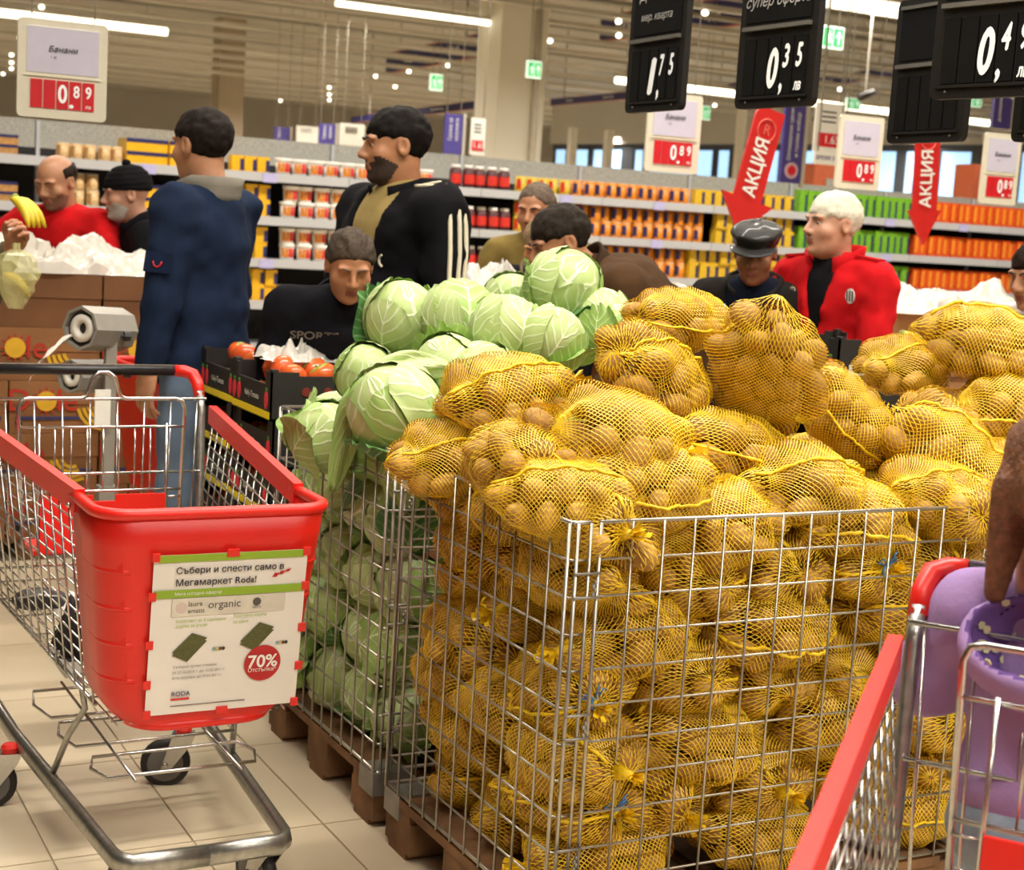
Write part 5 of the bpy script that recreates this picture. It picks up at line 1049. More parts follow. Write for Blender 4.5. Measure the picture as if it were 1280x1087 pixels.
# ================================================================== people: smooth-union distance fields meshed with surface nets
def rcone(p, a, b, ra, rb):
    a = np.asarray(a, float); b = np.asarray(b, float); ab = b-a; t = np.clip(((p-a)@ab)/max(1e-9, ab@ab), 0, 1)
    return np.linalg.norm(p-a-t[:, None]*ab, axis=1)-(ra+(rb-ra)*t)
def ell(p, c, r, R=None):
    q = p-np.asarray(c, float)
    if R is not None: q = q@R
    r = np.asarray(r, float); k0 = np.linalg.norm(q/r, axis=1); k1 = np.linalg.norm(q/(r*r), axis=1)+1e-9; return k0*(k0-1)/k1
def smin(a, b, k): h = np.clip(.5+.5*(b-a)/k, 0, 1); return b+(a-b)*h-k*h*(1-h)
def smax(a, b, k): return -smin(-a, -b, k)
_NG = np.random.default_rng(5).uniform(-1, 1, (24, 24, 24))
def vnoise(p):
    i = np.floor(p).astype(int); f = p-i; f = f*f*(3-2*f); r = 0
    for dx in (0, 1):
        for dy in (0, 1):
            for dz in (0, 1):
                w_ = (f[:, 0] if dx else 1-f[:, 0])*(f[:, 1] if dy else 1-f[:, 1])*(f[:, 2] if dz else 1-f[:, 2])
                r = r+w_*_NG[(i[:, 0]+dx) % 24, (i[:, 1]+dy) % 24, (i[:, 2]+dz) % 24]
    return r
def nets(f, lo, hi, h):
    lo = np.asarray(lo, float); n = np.ceil((np.asarray(hi)-lo)/h).astype(int)+1
    g = np.stack(np.meshgrid(*[np.arange(k) for k in n], indexing='ij'), -1); V = f(lo+g.reshape(-1, 3)*h).reshape(n)
    acc = np.zeros(tuple(n-1)+(3,)); cnt = np.zeros(tuple(n-1)); quads = []
    edges = []
    for ax in range(3):
        s0 = [slice(None)]*3; s1 = [slice(None)]*3; s0[ax] = slice(0, -1); s1[ax] = slice(1, None)
        a, b = V[tuple(s0)], V[tuple(s1)]; idx = np.argwhere((a < 0) != (b < 0)); av = a[tuple(idx.T)]; bv = b[tuple(idx.T)]
        pos = idx.astype(float); pos[:, ax] += av/(av-bv); o1, o2 = [k for k in range(3) if k != ax]
        for d1 in (0, 1):
            for d2 in (0, 1):
                c = idx.copy(); c[:, o1] -= d1; c[:, o2] -= d2; ok = ((c >= 0) & (c < n-1)).all(1); np.add.at(acc, tuple(c[ok].T), pos[ok]); np.add.at(cnt, tuple(c[ok].T), 1)
        edges.append((ax, o1, o2, idx, av < 0))
    vid = -np.ones(tuple(n-1), int); m_ = cnt > 0; vid[m_] = np.arange(m_.sum()); VV = lo+acc[m_]/cnt[m_][:, None]*h
    for ax, o1, o2, idx, neg in edges:
        def cell(d1, d2): c = idx.copy(); c[:, o1] -= d1; c[:, o2] -= d2; return c
        cs = [cell(0, 0), cell(1, 0), cell(1, 1), cell(0, 1)]; ok = np.all([((c >= 0) & (c < n-1)).all(1) for c in cs], axis=0)
        q = np.stack([vid[tuple(c[ok].T)] for c in cs], 1); fl = neg[ok] ^ (ax == 1); q[~fl] = q[~fl][:, ::-1]; quads.append(q)
    return VV, np.concatenate(quads)
SK = {}
def skin(hexc):
    return mat('skin_'+hexc[1:], hexc, .5, var=.12, scale=25, sss=.12, bump=.06, bscale=120)
def cloth(name, hexc, rough=.9, var=.2, **k): return mat('cloth_'+name, hexc, rough, var=var, scale=12, bump=.12, bscale=140, spec=.12, **k)
M_eye = mat('eye_white', '#d8d2c8', .3); M_iris = mat('dark_iris', '#2a1c14', .2); M_brow = {}
def face_field(p, neck_end, sx=1., jaw=1., nose=1., lid=False):
    d = ell(p, (0, -.012, .035), (.077, .098, .085))
    d = smin(d, ell(p, (0, .022, -.035), (.063, .075, .075)), .03)
    d = smin(d, ell(p, (0, .04, -.085), (.043*jaw, .045, .035)), .025)
    for s in (-1, 1):
        d = smin(d, ell(p, (s*.042, .055, -.022), (.025, .026, .024)), .02)      # cheeks
        d = smin(d, ell(p, (s*.03, .078, .03), (.026, .014, .009)), .012)        # brow ridge
        d = smax(d, -ell(p, (s*.031, .094, .010), (.019, .014, .011)), .012)     # eye socket
        d = smin(d, ell(p, (s*.031, .0735, .017), (.016, .011, .0075)), .006)      # upper lid
        d = smin(d, ell(p, (s*.031, .073, .002), (.015, .0105, .006)), .006)
        if lid: d = smin(d, ell(p, (s*.031, .0745, .0115), (.0155, .0125, .0115)), .003)
        e = ell(p, (s*.077, -.012, .0), (.011, .021, .033)); e = smax(e, -ell(p, (s*.087, -.008, .003), (.009, .011, .02)), .006); d = smin(d, e, .008)
        d = smin(d, ell(p, (s*.0125, .098, -.026), (.0085, .011, .008)), .008)   # nostril wings
    d = smin(d, rcone(p, (0, .086, .022), (0, .112*nose, -.02), .0075, .0115), .012)
    d = smin(d, ell(p, (0, .0915, -.052), (.021, .010, .0055)), .006); d = smin(d, ell(p, (0, .09, -.063), (.019, .010, .0065)), .006)
    d = smin(d, ell(p, (0, .078, -.092), (.02, .018, .014)), .014)
    d = smin(d, rcone(p, (0, -.02, -.06), neck_end, .056, .06), .03)
    return d
def hand_mesh(curl, side):
    def f(p):
        d = ell(p, (0, 0, .045), (.040, .016, .05)); d = smin(d, rcone(p, (0, 0, -.13), (0, 0, .01), .04, .028), .02)
        for i in range(4):
            L = (.036, .042, .04, .031)[i]; b = np.array([side*(.028-.019*i), 0, .082-.004*abs(i-1.5)]); a1, a2, a3 = curl*.5, curl*1.2, curl*1.8
            for k, a in enumerate((a1, a2, a3)):
                e = b+np.array([0, math.sin(a), math.cos(a)])*L*(1, .75, .6)[k]; d = smin(d, rcone(p, b, e, .0092-.0008*k, .0086-.0008*k), .004); b = e
        t0 = np.array([side*.028, .004, .015]); t1 = np.array([side*.052, .02, .045]); t2 = np.array([side*.05, .035*(.4+curl*.5), .078]); d = smin(d, rcone(p, t0, t1, .014, .011), .012); d = smin(d, rcone(p, t1, t2, .0105, .0085), .004)
        return d
    return nets(f, (-.09, -.06, -.14), (.09, .14, .2), .0052)
HANDS = {}
def basis(z, yhint):
    z = nrm(z); y = np.asarray(yhint, float); y = nrm(y-z*(y@z)); x = np.cross(y, z); return np.array([x, y, z]).T
def rotm(yaw, pitch, roll): return rot('Z', yaw)@rot('X', -pitch)@rot('Y', roll)
TOW, IML = np.array([-.471, -.882, 0]), np.array([-.884, .466, 0])
def person(label, hx, hy, D, a, lean=0., hyaw=0., hpitch=0., hroll=0., armL=((.15, .1, -1), (0, .5, -.9)), armR=((.15, .1, -1), (0, .5, -.9)), skinc='#c58f6c', hair=None, top='#222222', topname='x', trousers='#2a2a30', bulk=1., scale=None, sleeve=1., collar=None, vopen=None, inner=None, curl=.7, features=(), legs=True, hatfn=None, beard=None, lipc='#9a5a4c', fold=1., stand_z=0.):
    """hx,hy: head centre in the photo; D depth; a: facing (0 towards the camera, 90 to the left of the picture)"""
    target = at_d(hx, hy, D); fy = nrm(TOW*math.cos(math.radians(a))+IML*math.sin(math.radians(a))); fx = np.cross(fy, Z3); RW = np.array([fx, fy, Z3]).T
    l = math.radians(lean); t_ = np.array([0, math.sin(l), math.cos(l)]); f_ = np.array([0, math.cos(l), -math.sin(l)]); X = np.array([1., 0, 0]); TR = np.array([X, f_, t_]).T
    P0 = np.array([0, 0, .93]); NB = P0+t_*.53+f_*.0; l2 = l*.55; nd = np.array([0, math.sin(l2), math.cos(l2)]); HC = NB+nd*.132+np.array([0, math.cos(l2), -math.sin(l2)])*.03
    RH = rotm(hyaw, hpitch, hroll)
    s = scale or (target[2]-stand_z)/HC[2]
    base = target-RW@(HC*s); 
    if scale: base_z = base[2]
    root = thing('person', label, 'person', (base[0], base[1], stand_z if not scale else base[2])); root.rotation_euler = Matrix(RW.tolist()).to_euler(); root.scale = (s, s, s)
    SKM = skin(skinc); parts = []
    # body: head and neck, forearms and hands, hidden core
    ne = RH.T@(NB-t_*.03-f_*.01-HC)
    V, F = nets(lambda p: face_field(p, ne, lid=hpitch >= 12), (-.11, min(-.13, ne[1]-.08), min(-.2, ne[2]-.08)), (.11, max(.145, ne[1]+.07), .14), .0058)
    c = V[F].mean(1); mi = np.zeros(len(F), int)
    lips = (np.abs(c[:, 0]) < .02) & (np.abs(c[:, 2]+.0575) < .0095) & (c[:, 1] > .087); mi[lips] = 1
    if beard:
        bz = (c[:, 2] < -.028+.55*(c[:, 1]-.06)*(c[:, 1] < .06)+.002*vnoise(c*90)) & (c[:, 1]+.6*c[:, 2] > -.03+.002*vnoise(c*80)) & (c[:, 1] > .0) & (c[:, 2] > -.128) & ~((np.abs(c[:, 0]) < .024) & (np.abs(c[:, 2]+.058) < .012)) & ~((np.abs(c[:, 0]) < .02) & (c[:, 2] > -.038)); bz &= ~((np.abs(c[:, 0]) < .05) & (c[:, 2] > -.042) & (c[:, 1] > .05) & (np.abs(c[:, 0]) > .012)); mi[bz] = 2
    Vs = [V@RH.T+HC]; Fs = [F]; Ms = [mi]; nv = len(V)
    Vt, Ft = nets(lambda p: smin(smin(ell(p, P0+t_*.36, (.16, .1, .16), TR), ell(p, P0+t_*.1, (.14, .1, .18), TR), .05), rcone(p, P0+t_*.5, NB+t_*.02, .05, .05), .04), P0+t_*.2-.42, P0+t_*.2+.42, .03)
    Vs.append(Vt); Fs.append(Ft+nv); Ms.append(np.zeros(len(Ft), int)); nv += len(Vt)
    sh = {}; el = {}; wr = {}
    for sd, (ud, fd) in ((-1, armL), (1, armR)):
        S0 = P0+t_*.462+X*sd*.178*bulk; ud = nrm(np.array(ud, float)*[sd, 1, 1]); fd = nrm(np.array(fd, float)*[sd, 1, 1]); E0 = S0+ud*.285; W0 = E0+fd*.245; sh[sd], el[sd], wr[sd] = S0, E0, W0
        key = (round(curl, 2), sd)
        if key not in HANDS: HANDS[key] = hand_mesh(curl, -sd)
        Vh, Fh = HANDS[key]; B = basis(fd, np.array([-sd*.8, -.1, -.3]) if abs(fd[2]) > .5 else (-sd*.5, .0, -1)); Vh2 = Vh@B.T+W0; Vs.append(Vh2); Fs.append(Fh+nv); Ms.append(np.zeros(len(Fh), int)); nv += len(Vh)
    mats_ = [SKM, mat('lips_'+lipc[1:], lipc, .45), mat('beard_'+(beard or '#000000')[1:], beard or '#000000', .9, var=.3, scale=150)]
    link('body', npmesh('body', np.concatenate(Vs), np.concatenate(Fs), mats_, True, np.concatenate(Ms)), root)
    HM = Matrix(RH.tolist()).to_4x4(); HM.translation = Vector(HC)
    for sd in (-1, 1):
        q = MB(); q.smooth = True; q.ball((sd*.031, .0715, .0095), (.0125, .0125, .0115), 12, 8); q.k = 1; q.ball((sd*.031, .0805, .008), (.0062, .0042, .0062), 10, 6); link('eye', q.mesh('eye', [M_eye, M_iris]), root, M=HM)
        if hair != 'none':
            bc = features.get('brow', '#3a2c22') if isinstance(features, dict) else '#3a2c22'
            q = MB(); q.smooth = True; q.tube([(sd*.012, .098, .027), (sd*.03, .096, .034), (sd*.05, .08, .029)], [.0026, .0036, .0016], 6); link('eyebrow', q.mesh('eyebrow', mat('brow_'+bc[1:], bc, .9)), root, M=HM)
    # hair
    if hair and hair != 'none':
        hc, style = hair; hm = mat('hair_'+hc[1:], hc, .7, var=.45 if hc < '#8' else .12, scale=90, bump=.2, bscale=160, spec=.12)
        def hf(p):
            d = ell(p, (0, -.016, .038), (.083, .104, .091))-.002-.004*vnoise(p*60)-.003*vnoise(p*[40, 15, 25])
            hl = np.where(np.abs(p[:, 0]) > .058, .02, .0)                      # temples
            line = p[:, 2]-(.062+(p[:, 1]-.05)*.9) if style != 'bald' else p[:, 2]-(.02+(p[:, 1]-.02)*1.1)
            cut = -np.minimum(line, .2) if False else None
            front = p[:, 1]*.80-p[:, 2]*.60+ (-.005 if style != 'full' else -.02)        # keeps points above/behind a slanted plane
            if style in ('short', 'full', 'grey'): d = smax(d, front-.024, .008)
            if style == 'bald': d = smax(d, p[:, 1]*.9-.02, .008); d = smax(d, p[:, 2]-.055-.25*np.abs(p[:, 0]), .012)
            if style == 'buzz': d = smax(d, front-.012, .006)+.004
            d = smax(d, -(p[:, 2]+.055+.25*np.maximum(0, p[:, 1])), .008)                          # nape
            for sd in (-1, 1): d = smax(d, -ell(p, (sd*.08, .005, -.012), (.03, .032, .04)), .006)
            for sd in (-1, 1): d = smax(d, -ell(p, (sd*.078, .064, .004), (.03, .05, .036)), .006)
            if style == 'tied':
                d0 = ell(p, (0, -.018, .035), (.085, .107, .092))-.003-.007*vnoise(p*[55, 9, 30])-.004*vnoise(p*[90, 20, 60]); d0 = smax(d0, front-.024+.25*np.abs(p[:, 0]), .008)
                d = np.minimum(smax(d0, -(p[:, 2]+.075), .01), ell(p, (0, -.115, -.02), (.03, .03, .045))-.004*vnoise(p*50))
                for sd in (-1, 1): d = smax(d, -ell(p, (sd*.085, .01, -.012), (.025, .028, .036)), .006)
            return d
        V, F = nets(hf, (-.12, -.17, -.13), (.12, .13, .15), .006); link('hair', npmesh('hair', V, F, hm), root, M=HM)
    # upper garment
    tm = cloth(topname, top); b_ = bulk
    def trunk(p, g=0.):
        d = ell(p, P0+t_*.37+f_*.0, (.2*b_+g, .128*b_+g, .17), TR); d = smin(d, ell(p, P0+t_*.15+f_*.015*b_, (.185*b_+g, .145*b_+g, .2), TR), .06); d = smin(d, ell(p, P0-t_*.03, (.19*b_+g, .145*b_+g, .15), TR), .05)
        d = smin(d, rcone(p, P0+t_*.48, P0+t_*.51, .085, .075), .05)
        for sd in (-1, 1): d = smin(d, rcone(p, P0+t_*.475+X*sd*.07, sh[sd], .07, .074+g), .04)
        return d
    def coat(p):
        d = trunk(p)
        for sd in (-1, 1):
            d = smin(d, rcone(p, sh[sd], el[sd], .074*b_, .06), .03)
            if sleeve > .5: w1 = el[sd]+(wr[sd]-el[sd])*(.93*sleeve); d = smin(d, rcone(p, el[sd], w1, .06, .047), .02)
        d = d+fold*(.011*vnoise(p*[9, 9, 14]+3.1)+.006*vnoise(p*[22, 22, 26]))
        q = (p-P0)@TR; d = smax(d, -(q[:, 2]+.14), .01)
        for sd in (-1, 1): 
            if sleeve > .5: ax_ = nrm(wr[sd]-el[sd]); d = smax(d, (p-(el[sd]+(wr[sd]-el[sd])*.95*sleeve))@ax_-.0 - 1e3*(((p-el[sd])@ax_ < .1)|(np.linalg.norm(p-wr[sd], axis=1) > .13)), .006)
        if vopen: w0, z0, z1 = vopen; wd = np.clip((q[:, 2]-z0)/(z1-z0), 0, 1)*w0; d = smax(d, np.minimum(wd-np.abs(q[:, 0]+.0), np.minimum(q[:, 1]-.0, q[:, 2]-z0)), .006)
        return d
    pts = np.array([P0-t_*.16, P0+t_*.6, *sh.values(), *el.values(), *wr.values()]); lo = pts.min(0)-.26*b_; hi = pts.max(0)+.26*b_; lo[2] = pts.min(0)[2]-.14; hi[2] = pts.max(0)[2]+.13
    V, F = nets(coat, lo, hi, .0125); link('jacket' if sleeve > .9 else 'shirt', npmesh('jacket', V, F, tm), root)
    if inner:
        V, F = nets(lambda p: smax(trunk(p, -.012), -((p-P0)@t_-.1), .01), P0+t_*.3-.4, P0+t_*.3+.4, .018); link('undershirt', npmesh('undershirt', V, F, cloth('inner_'+inner[1:], inner)), root)
    if collar:
        cc, hgt_, op = collar; cm = cloth('collar_'+cc[1:], cc); q = MB(); q.smooth = True; n = 26; G_ = []
        for k in range(4):
            row = []
            for i in range(n):
                an = op+(2*math.pi-2*op)*i/(n-1)+math.pi/2; rr = (.082+.012*k/3*(1 if k < 3 else 1.2)); row.append(P0+t_*(.485+hgt_*k/3-.035*max(0, math.sin(an)))+X*rr*1.08*math.cos(an)+f_*(rr*math.sin(an)*1.05-.005))
            G_.append(row)
        q.grid(np.array(G_)); o = q.obj('collar', cm, root); mo = o.modifiers.new('thick', 'SOLIDIFY'); mo.thickness = .012; mo.offset = 1
    # trousers and shoes
    tr_ = cloth('trousers_'+trousers[1:], trousers)
    def pant(p):
        d = ell(p, (0, -.01, .9), (.17*b_, .13*b_, .13))
        for sd in (-1, 1): d = smin(d, smin(rcone(p, (sd*.09, -.005, .86), (sd*.1, .015, .48), .092*b_, .07), rcone(p, (sd*.1, .015, .48), (sd*.1, -.015, .07), .07, .062), .03), .03)
        return d+.008*vnoise(p*[10, 10, 16])
    if legs:
        V, F = nets(pant, (-.27, -.22, .01), (.27, .22, 1.02), .018); link('trousers', npmesh('trousers', V, F, tr_), root)
        for sd in (-1, 1):
            q = MB(); q.smooth = True; q.ball((sd*.1, .05, .045), (.05, .135, .045), 14, 8); q.box((sd*.1, .05, .012), (.09, .25, .024)); q.obj('shoe', M_blk2, root)
    return dict(root=root, HM=HM, HC=HC, RH=RH, P0=P0, t=t_, f=f_, X=X, TR=TR, sh=sh, el=el, wr=wr, NB=NB, s=s, RW=RW, coat=coat)
def head_part(R_, name, q, m): return link(name, q.mesh(name, m), R_['root'], M=R_['HM'])
def snap(R_, p, d, off=.004, reach=.3):
    d = nrm(d); ss = np.linspace(reach, -.02, 90); v = R_['coat'](np.asarray(p, float)+ss[:, None]*d); k = np.argmax(v < 0); return np.asarray(p, float)+d*(ss[k]+off)
def front(R_, x, z, off=.004): return snap(R_, torso_pt(R_, x, 0, z), R_['f'], off, .19)
def torso_pt(R_, x, y, z): return R_['P0']+R_['X']*x+R_['f']*y+R_['t']*z
# 1 red T-shirt attendant behind the banana cartons
r = person('balding man in a red T-shirt behind the left banana cartons', 70, 228, 7.2, 12, lean=20, hpitch=22, hyaw=-8, armL=((.45, .45, -.8), (-.2, 1, -.35)), armR=((.8, .35, -.6), (.3, .9, .35)), skinc='#c08a68', hair=('#2c211a', 'bald'), top='#d01a1e', topname='red_tshirt', sleeve=.55, beard='#8a6450', bulk=1.05)
q = MB(); q.box((0, 0, 0), (.1, .006, .06)); o = q.obj('name_badge', M_white, r['root']); o.matrix_local = frame(front(r, -.08, .33, .006), -r['X'], r['t']); text('Георги', .02, np.array([0, 0, .004]), U, (0, 1, 0), M_dtxt, o)
# 2 man in a black knitted cap
r = person('man in a black knitted cap and black coat looking left', 158, 244, 7.2, 68, lean=22, hpitch=8, skinc='#bd8a70', hair=None, top='#17161a', topname='black_wool', beard='#b9b2a8', features={'brow': '#6a625c'}, collar=('#17161a', .09, .5))
def cap_field(p): return smax(ell(p, (0, -.016, .045), (.09, .112, .1))-.003*np.sin(p[:, 2]*260)*.6-.002*vnoise(p*50), -(p[:, 2]-.022-.25*p[:, 1]*.4), .008)
V, F = nets(cap_field, (-.13, -.16, -.05), (.13, .14, .17), .0065); link('knitted_cap', npmesh('knitted_cap', V, F, cloth('knit_black', '#131214')), r['root'], M=r['HM'])
q = MB(); q.smooth = True; q.ball((0, -.016, .148), (.022, .022, .018), 10, 6); head_part(r, 'cap_bobble', q, cloth('knit_black', '#131214'))
# 3 navy jacket man seen from behind
r = person('man in a navy jacket with a grey collar seen from behind', 252, 184, 5.45, 112, hyaw=-14, hpitch=4, armL=((.2, .0, -1), (.06, .14, -1)), armR=((.12, .1, -1), (-.1, .5, -.8)), skinc='#c08a68', hair=('#241c18', 'short'), top='#1d2940', topname='navy_parka', trousers='#6d7f96', bulk=1.0, collar=('#8a8478', .085, .5))
ax_ = nrm(r['el'][-1]-r['sh'][-1]); o_ = np.array([-1., -.2, 0]); o_ = nrm(o_-ax_*(o_@ax_)); c_ = snap(r, r['sh'][-1]*.35+r['el'][-1]*.65, o_, .006)
q = MB(); q.prism([(-.045, -.035), (.045, -.035), (.045, .03), (-.045, .03)], .006, c_, np.cross(ax_, o_), -ax_); o = q.obj('sleeve_pocket', cloth('navy_flap', '#18223a'), r['root'])
q = MB(); q.smooth = True; e_ = np.cross(ax_, o_); q.tube([c_+o_*.006+e_*.014*math.cos(t)-ax_*.018*math.sin(t)*(1 if math.sin(t) < 0 else 1.6) for t in np.linspace(3.14, 6.28, 9)], .0025, 5); q.obj('red_emblem', M_redp, o)
# 4 man in a black tracksuit top with white stripes
r = person('bearded man in a black tracksuit top with three white sleeve stripes', 494, 184, 5.45, 52, lean=2, hpitch=6, hyaw=-22, armL=((.3, .06, -1), (.02, .25, -1)), armR=((.3, .05, -1), (0, .4, -.9)), skinc='#b8805c', hair=('#17120f', 'full'), top='#141316', topname='tracksuit_black', trousers='#1a1a1e', bulk=1.24, vopen=(.085, .02, .46), inner='#a08a56', beard='#43332a', collar=('#18171a', .085, .5))
M_strp = cloth('stripe_cream', '#e0d6bc', var=.05)
S0, E0 = r['sh'][-1], r['el'][-1]; axv = nrm(E0-S0); out = nrm(np.array([-1, -.1, .25])); out = nrm(out-axv*(out@axv)); sid = np.cross(axv, out)
for k in (-1, 0, 1):
    W0 = r['wr'][-1]; line = []
    for f in np.linspace(0, 1, 6)[:-1]: line.append(snap(r, torso_pt(r, -.125-.08*f, .0, .4)+r['f']*k*.03, r['t']*(1-.3*f)-r['X']*.3*f))
    for f in np.linspace(.0, .95, 9): line.append(snap(r, S0+(E0-S0)*f+sid*k*-.03, out*(1) + (r['t']*.6*(1-f/.3) if f < .3 else 0)))
    for f in np.linspace(.05, .85, 6): line.append(snap(r, E0+(W0-E0)*f+sid*k*-.026, out))
    L_ = np.array(line)
    for _ in range(2): L_[1:-1] = (L_[:-2]+2*L_[1:-1]+L_[2:])/4
    q = MB(); q.smooth = True; q.tube(L_, .0075, 6); q.obj('sleeve_stripe', M_strp, r['root'])
hood = lambda p: ell(p, (0, 0, 0), (.125, .075, .06))+.006*vnoise(p*14)
V, F = nets(hood, (-.17, -.12, -.1), (.17, .12, .1), .012); o = link('hood', npmesh('hood', V, F, cloth('tracksuit_black', '#141316')), r['root']); o.location = torso_pt(r, 0, -.085, .5)
for k in range(3): q = MB(); q.prism([(-.02+.03*k, -.03), (.005+.03*k, -.03), (.005+.03*k, .0+.018*k), (-.02+.03*k, .0+.018*k)], .003, torso_pt(r, 0, .165*1.24-.03, .2), -r['X'], r['t']); q.obj('shirt_emblem', mat('emblem_gold', '#c0aa78', .8), r['root'])
q = MB(); q.tube([front(r, -.12+.018*math.cos(x), .31+.02*math.sin(x), .008) for x in np.linspace(-1.2, 1.2, 6)], .004, 5); q.obj('chest_emblem', M_strp, r['root'])
# 5 old woman bending over the tomatoes
r = person('old woman with tied grey hair in a black sweatshirt bending over the tomatoes', 437, 333, 4.95, -8, lean=36, hpitch=24, hyaw=8, hroll=0, armL=((.25, .1, -.9), (-.1, .2, -.9)), armR=((.22, -.12, -.95), (.0, .1, -.95)), skinc='#b57c58', hair=('#4a3e34', 'tied'), top='#15141a', topname='black_sweatshirt', trousers='#201e22', collar=('#15141a', .06, .7), lipc='#8a4a40', features={'brow': '#5a4a40'}, bulk=1.14)
text('SPORTS', .06, front(r, .11, .455, .016), -r['X'], r['t'], cloth('grey_letter', '#86827c'), r['root'], bold=.015, fitw=.17)
# 6 man in the olive jacket
r = person('bald man in an olive jacket looking down behind the brown-coat man', 670, 264, 6.9, 16, lean=10, hpitch=12, hyaw=-6, skinc='#bd8460', hair=('#6a5a4c', 'buzz'), top='#7d6a38', topname='olive_jacket', collar=('#6d5c30', .06, .55), armR=((.4, .2, -1), (0, .8, -.5)))
# 7 brown coat man bending to the left
r = person('man in a brown coat bending low to the left behind the largest cabbage', 700, 304, 5.85, 72, lean=58, hpitch=24, hyaw=0, skinc='#b9805c', hair=('#2c241c', 'full'), top='#4a3420', topname='brown_coat', collar=('#3a2818', .07, .5), bulk=1.3)
# 7b person mostly hidden behind him
r = person('person in a dark fur-trimmed coat almost hidden behind the bending brown-coat man', 677, 308, 6.5, 20, lean=30, hpitch=25, skinc='#c98a5c', hair=('#8a7454', 'full'), top='#1c1a1c', topname='dark_coat', collar=('#7a6a54', .09, .3), scale=.92)
# 8 leather cap man
r = person('man in a black leather cap and dark jacket looking down', 944, 316, 5.8, 14, lean=20, hpitch=17, hyaw=0, skinc='#a06a4c', hair=('#2a2420', 'buzz'), top='#26221f', topname='dark_leather_jacket', collar=('#2a2622', .07, .6), vopen=(.1, .0, .46), inner='#161c2c')
M_lea = mat('black_leather', '#15130f', .6, var=.2, scale=20, bump=.15, bscale=60, coat=.3)
V, F = nets(lambda p: smax(smin(ell(p, (0, -.01, .083), (.1, .124, .042)), ell(p, (0, -.012, .055), (.089, .114, .06)), .012)+.0035*vnoise(p*30), -(p[:, 2]-.035), .006), (-.14, -.17, 0), (.14, .16, .16), .0065); link('leather_cap', npmesh('leather_cap', V, F, M_lea), r['root'], M=r['HM'])
G_ = np.array([[(.088*math.cos(an)*(1+.05*k/4), .07+(.062*math.sin(an))*(.3+.9*k/4)+.0, .045-.022*(k/4)*math.sin(an)) for an in np.linspace(.12, math.pi-.12, 15)] for k in range(5)])
q = MB(); q.smooth = True; q.grid(G_); o = head_part(r, 'cap_peak', q, M_lea); mo = o.modifiers.new('thick', 'SOLIDIFY'); mo.thickness = .005
# 9 white-haired man in the red jacket
r = person('white-haired man in a red padded jacket with chest badges', 1040, 282, 5.75, 44, lean=6, hyaw=-24, hpitch=2, skinc='#c99478', hair=('#d8d0bc', 'full'), top='#c3161c', topname='red_parka', collar=('#c3161c', .1, .45), vopen=(.05, .2, .47), inner='#141316', bulk=1.04, armL=((.2, .25, -1), (-.35, .8, -.45)), armR=((.35, .3, -1), (-.2, .8, -.4)), features={'brow': '#8a8278'})
for x, hx, sz in ((.1, '#d8cdb0', .02), (-.14, '#e6e0d4', .028)):
    q = MB(); q.prism([(math.cos(a)*sz*.7, math.sin(a)*sz) for a in np.linspace(0, 6.28, 13)[:-1]], .004, front(r, x, .42, .011), -r['X'], r['t']); o = q.obj('chest_badge', mat('badge_'+hx[1:], hx, .6), r['root'])
    for k in (-1, 0, 1): q = MB(); q.prism([(k*sz*.4-.002, -sz*.7), (k*sz*.4+.002, -sz*.7), (k*sz*.4+.002, sz*.7), (k*sz*.4-.002, sz*.7)], .002, front(r, x, .42, .0145), -r['X'], r['t']); q.obj('badge_stripe', M_dtxt, o)
q = MB(); q.tube([front(r, .0, z, .008) for z in np.linspace(.18, -.1, 8)], .005, 5); q.obj('zip', M_chrome, r['root'])
for sd in (-1, 1): q = MB(); q.bar(snap(r, torso_pt(r, sd*.1, .0, .44), r['t']), snap(r, torso_pt(r, sd*.2, .0, .4), r['t']), .06, .012); q.obj('shoulder_flap', cloth('red_parka', '#c3161c'), r['root'])
# 10 shopper cut off by the left edge: olive sleeve, holding bananas
r = person('shopper in an olive coat at the left edge holding out bananas', -75, 200, 5.6, -60, lean=6, hpitch=18, skinc='#b97f5e', hair=('#2c241e', 'short'), top='#5e5640', topname='olive_coat', trousers='#2c3a5c', armL=((.1, .35, -1), (-.1, .75, .8)), armR=((.1, .4, -1), (-.12, .95, .15)), curl=1.1)
hp = r['root'].matrix_basis
def pw(R_, p): return np.array((Matrix.Translation(R_['root'].location) @ Matrix(R_['RW'].tolist()).to_4x4() @ Vector(np.asarray(p)*R_['s']))[:])
want = at_d(16, 296, 5.5); got = pw(r, r['wr'][-1]); r['root'].location[0] += want[0]-got[0]; r['root'].location[1] += want[1]-got[1]
print('edge wrist', pix(pw(r, r['wr'][-1])), pix(pw(r, r['wr'][1])), want[2], got[2])
q = MB(); q.smooth = True; banana_fingers(q, 4, .017, .16, .17); p_ = at_d(22, 248, 5.5); o = q.obj('banana_bunch', M_ban, None, tuple(p_), (0, 0, -.9)); tag(o, 'small bunch of bananas held up at the left edge', 'bananas'); MB().ball((-.01, 0, 0), (.012, .02, .018), 8, 5).obj('stem', M_bang, o)
p_ = at_d(20, 350, 5.42); q = MB(); q.smooth = False; nr_, na_ = 12, 16; PG = np.zeros((nr_, na_, 3)); rgb_ = np.random.default_rng(3)
for i in range(nr_):
    t = i/(nr_-1); rr = .012+.06*math.sin(math.pi*min(.93, t**.8*.93)) if t > .1 else .012
    for j in range(na_): a = 2*math.pi*j/na_; rj = rr*(1+.22*math.sin(5*a+3*t)*(1-t)+rgb_.normal()*.05); PG[i, j] = (rj*math.cos(a), rj*.75*math.sin(a), .13-.23*t)
